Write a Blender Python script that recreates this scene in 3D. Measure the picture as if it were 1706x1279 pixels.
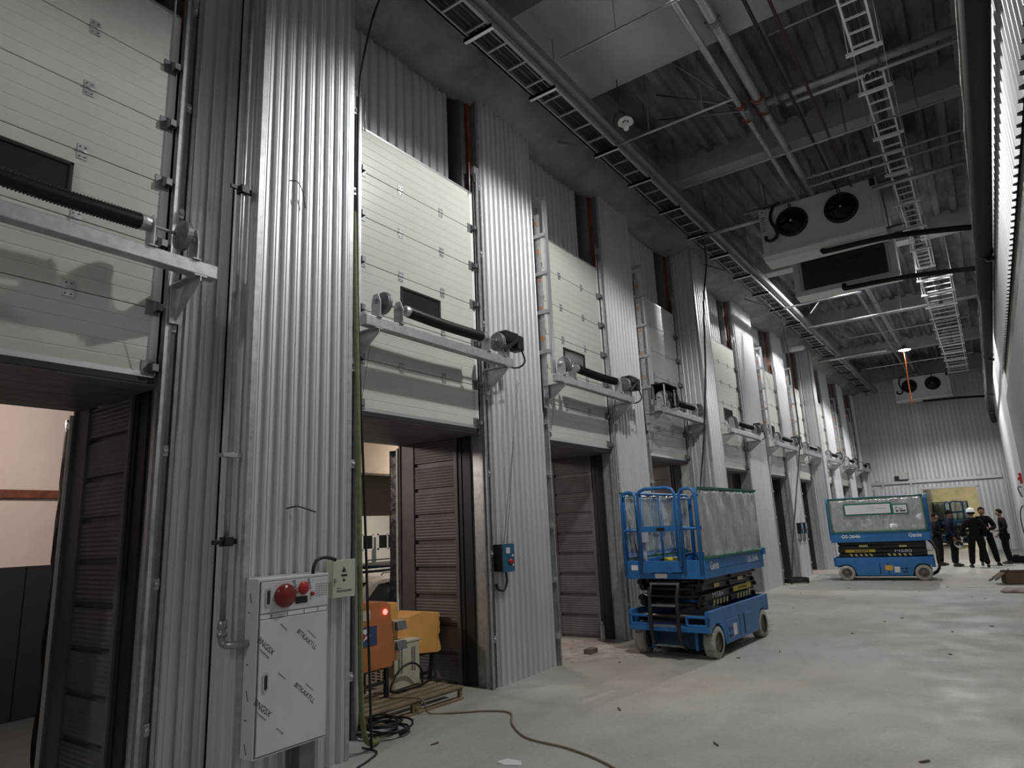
import bpy, bmesh, math, random
from mathutils import Vector, Matrix
random.seed(7)
for o in list(bpy.data.objects):
    bpy.data.objects.remove(o)
S = bpy.context.scene
COL = S.collection
PI = math.pi

# ------------------------------------------------------------------ camera, world, exposure
cam_d = bpy.data.cameras.new('camera')
cam_d.sensor_fit = 'HORIZONTAL'
cam_d.sensor_width = 36.0
cam_d.lens = 36.0 * 1107.03 / 1706.0
cam_d.clip_start = 0.05
cam_d.clip_end = 300
cam = bpy.data.objects.new('camera', cam_d)
COL.objects.link(cam)
_r = Vector((0.81300, 0.58060, -0.04340))
_f = Vector((-0.55970, 0.80040, 0.21480))
_f.normalize()
_r = (_r - _f * _r.dot(_f)).normalized()
_u = _r.cross(_f)
cam.matrix_world = Matrix(((_r.x, _u.x, -_f.x, 0), (_r.y, _u.y, -_f.y, 0), (_r.z, _u.z, -_f.z, 1.78), (0, 0, 0, 1)))
S.camera = cam
S.view_settings.view_transform = 'Standard'
S.view_settings.look = 'None'
S.view_settings.exposure = 0.42
S.view_settings.gamma = 1.0
S.view_settings.use_curve_mapping = False
w = bpy.data.worlds.new('night_sky')
S.world = w
w.use_nodes = True
w.node_tree.nodes['Background'].inputs[0].default_value = (0.55, 0.62, 0.8, 1)
w.node_tree.nodes['Background'].inputs[1].default_value = 0.035

LAMP_W = 900.0      # high bay lamps
LAMP_COL = (1.0, 0.985, 0.965)

# ------------------------------------------------------------------ materials
def mat(name, col, rough=0.5, metal=0.0, noise=None, bump=None, emit=None, alpha=None, spec=0.5, trans=0.0, stretch=None, col2=None):
    m = bpy.data.materials.new(name)
    m.use_nodes = True
    nt = m.node_tree
    b = nt.nodes['Principled BSDF']
    b.inputs['Base Color'].default_value = (*col, 1)
    b.inputs['Roughness'].default_value = rough
    b.inputs['Metallic'].default_value = metal
    b.inputs['Specular IOR Level'].default_value = spec
    if trans:
        b.inputs['Transmission Weight'].default_value = trans
    if alpha is not None:
        b.inputs['Alpha'].default_value = alpha
    if emit:
        b.inputs['Emission Color'].default_value = (*emit[0], 1)
        b.inputs['Emission Strength'].default_value = emit[1]
    if noise or bump:
        tc = nt.nodes.new('ShaderNodeTexCoord')
        mp = nt.nodes.new('ShaderNodeMapping')
        nt.links.new(tc.outputs['Object'], mp.inputs['Vector'])
        if stretch:
            mp.inputs['Scale'].default_value = stretch
    if noise:
        n = nt.nodes.new('ShaderNodeTexNoise')
        n.inputs['Scale'].default_value = noise[0]
        n.inputs['Detail'].default_value = 5
        n.inputs['Roughness'].default_value = 0.62
        nt.links.new(mp.outputs['Vector'], n.inputs['Vector'])
        cr = nt.nodes.new('ShaderNodeValToRGB')
        lo = [max(0, c * (1 - noise[1])) for c in col] if col2 is None else col2
        hi = [min(1, c * (1 + noise[1] * .6)) for c in col]
        cr.color_ramp.elements[0].position = 0.32
        cr.color_ramp.elements[0].color = (*lo, 1)
        cr.color_ramp.elements[1].position = 0.68
        cr.color_ramp.elements[1].color = (*hi, 1)
        nt.links.new(n.outputs['Fac'], cr.inputs['Fac'])
        nt.links.new(cr.outputs['Color'], b.inputs['Base Color'])
    if bump:
        n2 = nt.nodes.new('ShaderNodeTexNoise')
        n2.inputs['Scale'].default_value = bump[0]
        n2.inputs['Detail'].default_value = 4
        nt.links.new(mp.outputs['Vector'], n2.inputs['Vector'])
        bp = nt.nodes.new('ShaderNodeBump')
        bp.inputs['Strength'].default_value = bump[1]
        bp.inputs['Distance'].default_value = bump[2] if len(bump) > 2 else 0.01
        nt.links.new(n2.outputs['Fac'], bp.inputs['Height'])
        nt.links.new(bp.outputs['Normal'], b.inputs['Normal'])
    return m

M = {}
M['sheet'] = mat('galvalume_sheet', (0.70, 0.715, 0.735), 0.43, 0.55, noise=(1.2, 0.10), stretch=(2, 2, .15))
M['sheet_dull'] = mat('dull_sheet', (0.42, 0.43, 0.45), 0.5, 0.4, noise=(1.5, 0.12), stretch=(2, 2, .2))
M['galv'] = mat('galvanised_steel', (0.50, 0.52, 0.53), 0.42, 0.6, noise=(14, 0.22))
M['galv_dark'] = mat('dark_galvanised_steel', (0.22, 0.235, 0.245), 0.45, 0.55, noise=(9, 0.2))
M['zinc_bright'] = mat('bright_zinc', (0.66, 0.67, 0.68), 0.32, 0.7)
M['panel'] = mat('cream_door_panel', (0.57, 0.58, 0.535), 0.36, 0.0, noise=(2.5, 0.04), bump=(160, 0.12, 0.002))
M['white_sheet'] = mat('pale_grey_sheet', (0.34, 0.345, 0.355), 0.45, 0.1)
M['black'] = mat('black_plastic', (0.012, 0.012, 0.013), 0.42)
M['rubber'] = mat('black_rubber', (0.018, 0.018, 0.018), 0.65)
M['spring'] = mat('oiled_spring_steel', (0.022, 0.018, 0.017), 0.42, 0.3)
M['acrylic'] = mat('dark_acrylic', (0.03, 0.031, 0.034), 0.08, 0.0, spec=0.8)
M['dock_brown'] = mat('dark_brown_cladding', (0.155, 0.14, 0.143), 0.5, 0.1, noise=(2.2, 0.3))
M['dock_black'] = mat('dark_dock_steel', (0.022, 0.021, 0.022), 0.5, 0.1)
M['curtain'] = mat('black_tarpaulin', (0.02, 0.02, 0.022), 0.4, bump=(5, .6, .05))
M['rust'] = mat('red_oxide_primer', (0.20, 0.055, 0.03), 0.7, noise=(5, 0.5))
M['foam'] = mat('grey_spray_foam', (0.30, 0.305, 0.285), 0.95, noise=(0.9, 0.45), bump=(6, 0.9, 0.06))
M['deck'] = mat('ceiling_foam', (0.19, 0.19, 0.205), 0.95, noise=(0.75, 0.78), bump=(5, 0.8, 0.05), stretch=(2.2, .7, 1))
M['beam'] = mat('fireproofed_beam', (0.40, 0.39, 0.41), 0.95, noise=(0.6, 0.25), bump=(9, .5, .02))
M['pipe'] = mat('galvanised_pipe', (0.42, 0.43, 0.45), 0.38, 0.65, noise=(6, 0.25))
M['duct'] = mat('black_insulation_foam', (0.010, 0.010, 0.012), 0.8)
M['tray'] = mat('cable_tray_zinc', (0.33, 0.34, 0.36), 0.45, 0.5)
M['tray_light'] = mat('bright_cable_tray', (0.74, 0.75, 0.76), 0.45, 0.1)
M['cable'] = mat('black_cable', (0.014, 0.014, 0.015), 0.5)
M['unit_white'] = mat('white_evaporator_casing', (0.62, 0.62, 0.59), 0.45, noise=(3, .06))
M['fin'] = mat('dark_coil_fins', (0.085, 0.085, 0.09), 0.45, 0.3)
M['blue'] = mat('blue_machine_paint', (0.028, 0.165, 0.43), 0.38, noise=(4, 0.18))
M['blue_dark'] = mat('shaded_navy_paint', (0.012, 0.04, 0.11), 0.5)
M['mblack'] = mat('black_machine_paint', (0.016, 0.015, 0.015), 0.4, noise=(8, .3))
M['tire'] = mat('dusty_non_marking_tyre', (0.36, 0.34, 0.30), 0.85, noise=(12, 0.3), bump=(30, .5, .01))
M['hubm'] = mat('dusty_wheel_hub', (0.17, 0.145, 0.125), 0.7, noise=(10, 0.4))
M['film'] = mat('silver_protective_film', (0.66, 0.69, 0.67), 0.17, 0.6, noise=(1.6, 0.22), bump=(2.4, 0.75, 0.08), stretch=(1.6, 1.6, .8))
M['green'] = mat('green_edging', (0.012, 0.13, 0.085), 0.5)
M['paper'] = mat('white_paper', (0.72, 0.71, 0.71), 0.7)
M['yellow'] = mat('yellow_label', (0.62, 0.47, 0.04), 0.5)
M['hazard'] = mat('hazard_stripe_cream', (0.62, 0.55, 0.28), 0.5)
M['white_ink'] = mat('white_lettering', (0.75, 0.75, 0.75), 0.5)
M['black_ink'] = mat('black_lettering', (0.02, 0.02, 0.025), 0.5)
M['red'] = mat('red_plastic', (0.42, 0.022, 0.02), 0.35)
M['dark_red'] = mat('deep_red_dome', (0.19, 0.02, 0.02), 0.22)
M['red_glow'] = mat('lit_red_lamp', (0.8, 0.05, 0.05), 0.3, emit=((1, .12, .10), 3.0))
M['red_metal'] = mat('red_painted_steel', (0.055, 0.012, 0.012), 0.5)
M['ctrl_blue'] = mat('control_panel_blue', (0.025, 0.10, 0.17), 0.4)
M['screen'] = mat('grey_display', (0.55, 0.58, 0.62), 0.3)
M['cab'] = mat('filmed_steel_cabinet', (0.74, 0.755, 0.775), 0.30, 0.25, noise=(3, .06), bump=(4, 0.25, 0.02))
M['cream'] = mat('cream_enclosure', (0.52, 0.53, 0.42), 0.45)
M['orange'] = mat('orange_machine_paint', (0.50, 0.17, 0.055), 0.45, noise=(5, .15))
M['orange_light'] = mat('faded_orange_paint', (0.78, 0.40, 0.11), 0.5, noise=(4, .12))
M['beige'] = mat('beige_enclosure', (0.55, 0.52, 0.41), 0.5, noise=(6, .1))
M['navy'] = mat('navy_sticker', (0.04, 0.06, 0.16), 0.4)
M['wood'] = mat('weathered_pallet_wood', (0.27, 0.21, 0.135), 0.8, noise=(5, 0.4), stretch=(1, 1, 6))
M['wood_dark'] = mat('dark_pallet_wood', (0.075, 0.055, 0.042), 0.85, noise=(5, .4))
M['hose'] = mat('olive_green_hose', (0.16, 0.21, 0.09), 0.6, noise=(20, .3))
M['orange_cord'] = mat('orange_cord', (0.75, 0.17, 0.03), 0.5)
M['brown_cord'] = mat('tan_cord', (0.20, 0.16, 0.11), 0.7)
M['dust'] = mat('pinkish_plaster_dust', (0.42, 0.36, 0.33), 0.95, noise=(6, .25), bump=(14, .6, .03))
M['skin'] = mat('skin', (0.24, 0.13, 0.09), 0.55)
M['hair'] = mat('black_hair', (0.007, 0.006, 0.006), 0.85, spec=.15)
M['navy_cloth'] = mat('navy_workwear', (0.010, 0.013, 0.026), 0.9, spec=.2)
M['black_cloth'] = mat('black_workwear', (0.007, 0.007, 0.008), 0.9, spec=.2)
M['char_cloth'] = mat('charcoal_trousers', (0.014, 0.015, 0.018), 0.9, spec=.2)
M['shoe'] = mat('dark_work_shoe', (0.018, 0.016, 0.016), 0.6)
M['glove'] = mat('off_white_glove', (0.60, 0.60, 0.57), 0.9)
M['helmet'] = mat('white_hard_hat', (0.80, 0.80, 0.80), 0.3)
M['car_white'] = mat('pearl_white_car_paint', (0.60, 0.57, 0.53), 0.25)
M['car_dark'] = mat('dark_silver_car_paint', (0.10, 0.10, 0.105), 0.3, 0.4)
M['glass_dark'] = mat('tinted_car_glass', (0.012, 0.012, 0.014), 0.08, spec=0.8)
M['out_white'] = mat('white_render', (0.74, 0.70, 0.64), 0.8, noise=(1, .05))
M['out_beige'] = mat('beige_concrete', (0.30, 0.25, 0.20), 0.85, noise=(1.2, .12))
M['out_brown'] = mat('brown_grey_concrete', (0.15, 0.125, 0.105), 0.85, noise=(1.2, .12))
M['out_pink'] = mat('pale_render', (0.66, 0.57, 0.53), 0.8, noise=(.8, .10))
M['asphalt'] = mat('asphalt', (0.08, 0.078, 0.074), 0.9, noise=(8, .2))
M['lamp_white'] = mat('lamp_lens', (0.9, 0.9, 0.9), 0.3, emit=((1, 1, 1), 28.0))
M['enamel'] = mat('white_enamel', (0.75, 0.75, 0.73), 0.35)
M['back_wall'] = mat('yellowish_insulation_board', (0.50, 0.47, 0.34), 0.8, noise=(2, .25))
M['debris'] = mat('rubble_brown', (0.16, 0.12, 0.09), 0.9, noise=(10, .4))
M['carton'] = mat('brown_carton', (0.13, 0.085, 0.055), 0.85)
M['sticker_orange'] = mat('orange_sticker', (0.60, 0.24, 0.10), 0.6)
M['clear'] = mat('clear_plastic', (0.75, 0.77, 0.78), 0.15, alpha=0.35)

def floor_material():
    m = bpy.data.materials.new('dusty_concrete_floor')
    m.use_nodes = True
    nt = m.node_tree
    b = nt.nodes['Principled BSDF']
    tc = nt.nodes.new('ShaderNodeTexCoord')
    def nz(scale, det, st=(1, 1, 1)):
        mp = nt.nodes.new('ShaderNodeMapping')
        mp.inputs['Scale'].default_value = st
        nt.links.new(tc.outputs['Object'], mp.inputs['Vector'])
        n = nt.nodes.new('ShaderNodeTexNoise')
        n.inputs['Scale'].default_value = scale
        n.inputs['Detail'].default_value = det
        n.inputs['Roughness'].default_value = 0.6
        nt.links.new(mp.outputs['Vector'], n.inputs['Vector'])
        return n.outputs['Fac']
    def ramp(sock, p0, c0, p1, c1):
        r = nt.nodes.new('ShaderNodeValToRGB')
        r.color_ramp.elements[0].position = p0
        r.color_ramp.elements[0].color = (*c0, 1)
        r.color_ramp.elements[1].position = p1
        r.color_ramp.elements[1].color = (*c1, 1)
        nt.links.new(sock, r.inputs['Fac'])
        return r.outputs['Color']
    def mix(kind, fac, a, c):
        x = nt.nodes.new('ShaderNodeMix')
        x.data_type = 'RGBA'
        x.blend_type = kind
        if isinstance(fac, float):
            x.inputs[0].default_value = fac
        else:
            nt.links.new(fac, x.inputs[0])
        nt.links.new(a, x.inputs[6])
        nt.links.new(c, x.inputs[7])
        return x.outputs[2]
    base = ramp(nz(0.55, 6), 0.30, (0.37, 0.365, 0.34), 0.70, (0.475, 0.46, 0.43))
    pink = ramp(nz(0.32, 3), 0.46, (1, 1, 1), 0.66, (1.0, 0.90, 0.86))
    wear = ramp(nz(2.6, 8, (1.0, .45, 1)), 0.36, (0.86, 0.86, 0.86), 0.55, (1, 1, 1))
    fine = ramp(nz(26, 6), 0.35, (0.86, 0.86, 0.86), 0.6, (1, 1, 1))
    c = mix('MULTIPLY', 1.0, base, pink)
    c = mix('MULTIPLY', 0.8, c, wear)
    c = mix('MULTIPLY', 0.8, c, fine)
    nt.links.new(c, b.inputs['Base Color'])
    rr = ramp(nz(1.4, 5), 0.3, (0.48,) * 3, 0.7, (0.78,) * 3)
    nt.links.new(rr, b.inputs['Roughness'])
    bp = nt.nodes.new('ShaderNodeBump')
    bp.inputs['Strength'].default_value = 0.15
    bp.inputs['Distance'].default_value = 0.01
    nt.links.new(nz(30, 5), bp.inputs['Height'])
    nt.links.new(bp.outputs['Normal'], b.inputs['Normal'])
    return m
M['floor'] = floor_material()

# ------------------------------------------------------------------ mesh building
class MB:
    def __init__(s):
        s.v = []; s.f = []; s.sm = []
    def add(s, vs, fs, smooth=False):
        o = len(s.v)
        s.v += [tuple(p) for p in vs]
        for f in fs:
            s.f.append([i + o for i in f]); s.sm.append(smooth)
        return s
    def box(s, x0, x1, y0, y1, z0, z1):
        if x0 > x1: x0, x1 = x1, x0
        if y0 > y1: y0, y1 = y1, y0
        if z0 > z1: z0, z1 = z1, z0
        vs = [(x0, y0, z0), (x1, y0, z0), (x1, y1, z0), (x0, y1, z0), (x0, y0, z1), (x1, y0, z1), (x1, y1, z1), (x0, y1, z1)]
        return s.add(vs, [(0, 3, 2, 1), (4, 5, 6, 7), (0, 1, 5, 4), (1, 2, 6, 5), (2, 3, 7, 6), (3, 0, 4, 7)])
    def bar(s, a, b, wd, ht, up=(0, 0, 1)):
        a = Vector(a); b = Vector(b); d = (b - a).normalized()
        up = Vector(up)
        if abs(d.dot(up)) > .98: up = Vector((1, 0, 0))
        r = d.cross(up).normalized(); u = r.cross(d)
        vs = []
        for p in (a, b):
            for sx, sy in ((-1, -1), (1, -1), (1, 1), (-1, 1)):
                vs.append(p + r * sx * wd / 2 + u * sy * ht / 2)
        return s.add(vs, [(0, 1, 2, 3), (7, 6, 5, 4), (0, 4, 5, 1), (1, 5, 6, 2), (2, 6, 7, 3), (3, 7, 4, 0)])
    def tube(s, pts, r, n=8, caps=True, closed=False):
        pts = [Vector(p) for p in pts]
        rs = r if isinstance(r, (list, tuple)) else [r] * len(pts)
        N = len(pts); vs = []; nrm = None
        for i, p in enumerate(pts):
            a = pts[i - 1] if (i > 0 or closed) else p
            c = pts[(i + 1) % N] if (i < N - 1 or closed) else p
            d = (c - a).normalized()
            if nrm is None:
                nrm = Vector((0, 0, 1)) if abs(d.z) < .9 else Vector((1, 0, 0))
            nrm = (nrm - d * nrm.dot(d))
            if nrm.length < 1e-6: nrm = d.orthogonal()
            nrm.normalize()
            bi = d.cross(nrm)
            for k in range(n):
                t = 2 * PI * k / n
                vs.append(p + (nrm * math.cos(t) + bi * math.sin(t)) * rs[i])
        fs = []
        for i in range(N - 1 if not closed else N):
            j = (i + 1) % N
            for k in range(n):
                l = (k + 1) % n
                fs.append((i * n + k, j * n + k, j * n + l, i * n + l))
        s.add(vs, fs, True)
        if caps and not closed:
            o = len(s.v) - len(vs)
            s.f.append([o + k for k in range(n)]); s.sm.append(False)
            s.f.append([o + (N - 1) * n + k for k in reversed(range(n))]); s.sm.append(False)
        return s
    def prism(s, poly, axis, a0, a1):
        """poly: 2d points; axis x: (y,z), y: (x,z), z: (x,y)"""
        n = len(poly); vs = []
        for a in (a0, a1):
            for p, q in poly:
                vs.append({'x': (a, p, q), 'y': (p, a, q), 'z': (p, q, a)}[axis])
        fs = [tuple(range(n)), tuple(reversed(range(n, 2 * n)))]
        for i in range(n):
            j = (i + 1) % n
            fs.append((i, i + n, j + n, j))
        return s.add(vs, fs)
    def lathe(s, prof, c, axis='z', n=20, smooth=True):
        """prof: (radius, height along axis)"""
        vs = []; fs = []
        for r, h in prof:
            for k in range(n):
                t = 2 * PI * k / n
                a, b = r * math.cos(t), r * math.sin(t)
                vs.append({'z': (c[0] + a, c[1] + b, c[2] + h), 'y': (c[0] + a, c[1] + h, c[2] + b), 'x': (c[0] + h, c[1] + a, c[2] + b)}[axis])
        for i in range(len(prof) - 1):
            for k in range(n):
                l = (k + 1) % n
                fs.append((i * n + k, i * n + l, (i + 1) * n + l, (i + 1) * n + k))
        return s.add(vs, fs, smooth)
    def ball(s, c, r, n=10, m=6, sc=(1, 1, 1)):
        prof = [(max(1e-4, r * math.sin(PI * i / m)), -r * math.cos(PI * i / m)) for i in range(m + 1)]
        vs0 = len(s.v)
        s.lathe(prof, (0, 0, 0), 'z', n)
        for i in range(vs0, len(s.v)):
            p = s.v[i]
            s.v[i] = (c[0] + p[0] * sc[0], c[1] + p[1] * sc[1], c[2] + p[2] * sc[2])
        return s
    def mesh(s, name):
        me = bpy.data.meshes.new(name)
        me.from_pydata(s.v, [], s.f)
        me.polygons.foreach_set('use_smooth', s.sm)
        bm = bmesh.new(); bm.from_mesh(me)
        bmesh.ops.recalc_face_normals(bm, faces=bm.faces)
        bm.to_mesh(me); bm.free()
        return me
def obj(name, mb, m, parent=None, loc=(0, 0, 0), bevel=0, rot=(0, 0, 0), recalc=True):
    me = mb.mesh(name) if isinstance(mb, MB) else mb
    me.materials.clear()
    me.materials.append(M[m] if isinstance(m, str) else m)
    o = bpy.data.objects.new(name, me)
    COL.objects.link(o)
    o.location = loc
    o.rotation_euler = rot
    if parent: o.parent = parent
    if bevel:
        b = o.modifiers.new('edge', 'BEVEL')
        b.width = bevel; b.segments = 2; b.limit_method = 'ANGLE'; b.angle_limit = 0.7
    return o
def tag(o, label, cat, group=None):
    o['label'] = label; o['category'] = cat
    if group: o['group'] = group
    return o
def thing(name, label, cat, loc=(0, 0, 0), rz=0, group=None):
    o = bpy.data.objects.new(name, None)
    o.empty_display_size = .1
    COL.objects.link(o)
    o.location = loc; o.rotation_euler = (0, 0, rz)
    return tag(o, label, cat, group)
def struct(name, mb, m, parent=None, **k):
    o = obj(name, mb, m, parent, **k)
    if not parent: o['kind'] = 'structure'
    return o
def copy_tree(o, loc=None, parent=None, label=None):
    c = o.copy()
    COL.objects.link(c)
    if parent: c.parent = parent
    if loc is not None: c.location = loc
    if label: c['label'] = label
    for ch in list(o.children): copy_tree(ch, None, c)
    return c
def smooth_path(pts, k=6):
    """Catmull-Rom through points"""
    P = [Vector(p) for p in pts]
    P = [P[0] * 2 - P[1]] + P + [P[-1] * 2 - P[-2]]
    out = []
    for i in range(1, len(P) - 2):
        a, b, c, d = P[i - 1:i + 3]
        for j in range(k):
            t = j / k
            out.append(.5 * ((2 * b) + (c - a) * t + (2 * a - 5 * b + 4 * c - d) * t * t + (3 * b - a - 3 * c + d) * t ** 3))
    out.append(P[-2])
    return out
def text(name, s, size, m, parent, origin, right, up, depth=.0015, label=None, fit=None, bold=0.0):
    cu = bpy.data.curves.new('t', 'FONT')
    cu.body = s; cu.size = size; cu.align_x = 'CENTER'; cu.align_y = 'CENTER'
    cu.offset = bold
    to = bpy.data.objects.new('t', cu)
    COL.objects.link(to)
    dg = bpy.context.evaluated_depsgraph_get()
    me = bpy.data.meshes.new_from_object(to.evaluated_get(dg))
    bpy.data.objects.remove(to)
    right = Vector(right).normalized(); up = Vector(up).normalized(); nn = right.cross(up)
    xs = [v.co.x for v in me.vertices]
    k = 1.0
    if fit and xs: k = fit / max(1e-6, max(xs) - min(xs))
    og = Vector(origin)
    for v in me.vertices:
        v.co = og + right * v.co.x * k + up * v.co.y + nn * depth
    o = obj(name, me, m, parent)
    if label: o['label'] = label
    return o
ORD = ['first', 'second', 'third', 'fourth', 'fifth', 'sixth', 'seventh', 'eighth', 'ninth', 'tenth']

# ------------------------------------------------------------------ the setting
DOOR_Y = [0.49, 4.50, 8.05, 11.55, 15.75, 19.80, 23.35, 27.15, 31.00, 34.72]
DW = 1.98
XD = -5.07                      # face of the sectional doors
BOXOUT = [(3.02, 4.03), (13.80, 14.62), (25.62, 26.12)]
FAR = 37.6

def corr(mb, axis, fixed, a0, a1, z0, z1, pitch=.12, depth=.036, crest=.034, slope=.011, sgn=1):
    """trapezoidal sheet; ribs run up z; crests point to +sgn"""
    L = a1 - a0
    n = max(1, round(L / pitch)); p = L / n
    pr = []
    for i in range(n):
        s = a0 + i * p; m = s + p / 2
        pr += [(s, 0), (m - crest / 2 - slope, 0), (m - crest / 2, depth), (m - crest / 6, depth), (m, depth * .86), (m + crest / 6, depth), (m + crest / 2, depth), (m + crest / 2 + slope, 0)]
    pr.append((a1, 0))
    vs = []
    for z in (z0, z1):
        for a, d in pr:
            vs.append((fixed + sgn * d, a, z) if axis == 'y' else (a, fixed + sgn * d, z))
    N = len(pr)
    mb.add(vs, [(i, i + 1, i + 1 + N, i + N) for i in range(N - 1)])

struct('floor', MB().box(-6.55, 1.2, -5, 37.75, -.5, 0).box(-4.6, 3.0, 37.75, 54, -.5, 0), 'floor')

# structural wall behind the sheets, with the ten dock openings
core = MB()
edges = [(-5.0, DOOR_Y[0] - .12)] + [(DOOR_Y[i] + DW + .14, DOOR_Y[i + 1] - .12) for i in range(9)] + [(DOOR_Y[9] + DW + .14, FAR + .3)]
for a, b in edges:
    core.box(-6.5, -5.06, a, b, -.5, 8.9)
for y in DOOR_Y:
    core.box(-6.5, -5.52, y - .12, y + DW + .14, 3.06, 8.9)
for a, b in BOXOUT:
    core.box(-5.06, -4.665, a + .02, b - .02, 0, 7.85)
struct('wall_left', core, 'galv_dark')
sh = MB()
for a, b in edges:
    ba, bb = a + .02, b - .02
    cut = [q for q in BOXOUT if a - .2 < q[0] < b]
    if a < 0: corr(sh, 'y', -5.03, ba, bb, 0, 7.85)
    elif cut:
        q = cut[0]
        if q[0] - ba > .05: corr(sh, 'y', -5.03, ba, q[0], 0, 7.85, .135, .03, .085, .008)
        if bb - q[1] > .05: corr(sh, 'y', -5.03, q[1], bb, 0, 7.85)
        corr(sh, 'y', -4.66, q[0], q[1], .0, 7.85, .118)
        corr(sh, 'x', q[0] - .0, -5.0, -4.64, 0, 7.85, .12, .024, .05, .012, sgn=-1)
        corr(sh, 'x', q[1] + .0, -5.0, -4.64, 0, 7.85, .12, .012, sgn=-1)
    else: corr(sh, 'y', -5.03, ba, bb, 0, 7.85)
for y in DOOR_Y:
    corr(sh, 'y', -5.34, y - .12, y + DW - .14, 5.2, 7.9, .15)
struct('wall_left', sh, 'sheet')
# flat edge trims where box-outs and piers turn
tr = MB()
for a, b in BOXOUT:
    tr.box(-4.66, -4.622, a - .012, a + .035, 0, 7.85)
    tr.box(-4.66, -4.622, b - .035, b + .012, 0, 7.85)
for a, b in edges[1:]:
    tr.box(-5.06, -5.02, a - .0, a + .03, 0, 7.85)
    tr.box(-5.06, -5.02, b - .03, b, 0, 7.85)
for y in DOOR_Y:
    tr.box(-5.42, -5.06, y + DW + .11, y + DW + .145, 0, 3.1)      # galvanised jamb plates
    tr.box(-5.10, -5.06, y + DW + .03, y + DW + .145, 0, 3.1)
    tr.box(-5.42, -5.06, y - .125, y - .09, 0, 3.1)
struct('trim_1', tr, 'galv')
# steel columns seen in the slots beside the upper sheets
for i, y in enumerate(DOOR_Y):
    y1 = y + DW
    t = struct('trim_2', MB().box(-5.50, -5.20, y1 - .02, y1 + .075, 5.5, 8.0), 'galv_dark')
    struct('primed_flange', MB().box(-5.24, -5.15, y1 + .08, y1 + .135, 5.5, 8.0), 'rust', t)

# foam-covered ledge along the top of the left wall
def foam_strip(name, prof, y0, y1, step, jit, m):
    n = int((y1 - y0) / step); k = len(prof); vs = []; fs = []
    rnd = random.Random(3)
    for i in range(n + 1):
        y = y0 + (y1 - y0) * i / n
        for j, (x, z) in enumerate(prof):
            q = jit * (0 if j in (0, k - 1) else 1)
            vs.append((x + rnd.uniform(-q, q), y, z + rnd.uniform(-q, q)))
    for i in range(n):
        for j in range(k - 1):
            fs.append((i * k + j, i * k + j + 1, (i + 1) * k + j + 1, (i + 1) * k + j))
    return struct(name, MB().add(vs, fs, True), m)
foam_strip('trim_3', [(-5.6, 7.95), (-5.36, 7.78), (-5.15, 7.70), (-4.95, 7.74), (-4.78, 7.80), (-4.62, 7.86), (-4.52, 8.02), (-4.47, 8.25), (-4.45, 8.5), (-4.44, 8.9)], -5, FAR, .22, .035, 'foam')
# roof deck with foam over its ribs
dk = MB(); prof = []
x = -6.0
while x < 1.3:
    prof += [(x, 8.90), (x + .15, 8.90), (x + .19, 8.80), (x + .30, 8.80), (x + .34, 8.90)]
    x += .34
vs = [(a, y, b) for y in (-5.2, 38) for a, b in prof]
dk.add(vs, [(i, i + 1, i + 1 + len(prof), i + len(prof)) for i in range(len(prof) - 1)])
dk.box(-6.5, 1.4, -5.2, 38, 8.95, 9.1)
struct('ceiling', dk, 'deck')
bm_ = MB().box(-4.5, .9, 6.15, 8.25, 8.22, 8.95)
for y in (12.1, 18.6, 25.1, 31.5): bm_.box(-4.5, .9, y - .2, y + .2, 8.42, 8.95)
for y in (-2.5, 1.2): bm_.box(-4.5, .9, y - .2, y + .2, 8.42, 8.95)
bm_.box(-5.4, .9, 36.9, FAR, 8.15, 8.95)
struct('trim_4', bm_, 'beam')
# right wall: smooth lower wall, gap strip, ribbed sheets above; ribbed to the floor further on
lw = MB().box(.63, 1.2, -5, 18.5, 0, 4.2)
corr(lw, 'y', .628, -5, 18.5, 0, 4.2, .1, .006, .05, .01, sgn=-1)
struct('wall_right', lw, 'white_sheet')
struct('trim_5', MB().box(.70, 1.2, -5, 18.5, 4.2, 4.76), 'foam')
rw = MB()
corr(rw, 'y', .665, -5, 18.5, 4.74, 8.9, .2, .035, .05, .02, sgn=-1)
corr(rw, 'y', .78, 18.5, FAR, 0, 8.9, .25, .035, .06, .02, sgn=-1)
struct('wall_right', rw, 'sheet')
struct('wall_right', MB().box(.69, 1.2, -5, 18.5, 4.76, 8.95).box(.80, 1.2, 18.5, FAR, 0, 8.95), 'galv_dark')
# far wall with its sliding-door opening
OX0, OX1, OH = -2.66, -.48, 2.84
fw = MB()
corr(fw, 'x', FAR, -5.4, OX0, 0, 8.3, .18, .03, .05, .015, sgn=-1)
corr(fw, 'x', FAR, OX1, .8, 0, 8.3, .18, .03, .05, .015, sgn=-1)
corr(fw, 'x', FAR, OX0, OX1, OH, 8.3, .18, .03, .05, .015, sgn=-1)
struct('wall_far', fw, 'sheet')
struct('wall_far', MB().box(-6.5, OX0, FAR + .035, FAR + .3, 0, 8.95).box(OX1, 1.2, FAR + .035, FAR + .3, 0, 8.95).box(OX0, OX1, FAR + .035, FAR + .3, OH, 8.95), 'galv_dark')
struct('wall_back', MB().box(-6.5, 1.2, -5.2, -5.0, 0, 8.95), 'sheet_dull')
struct('trim_6', MB().box(OX0 - .06, OX0 + .02, FAR - .06, FAR + .32, 0, OH).box(OX1 - .02, OX1 + .08, FAR - .06, FAR + .32, 0, OH).box(OX0 - .06, OX1 + .08, FAR - .06, FAR + .32, OH - .02, OH + .09), 'zinc_bright')
struct('trim_7', MB().box(.57, .64, FAR - .08, FAR - .02, 0, 3.9), 'zinc_bright')
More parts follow.
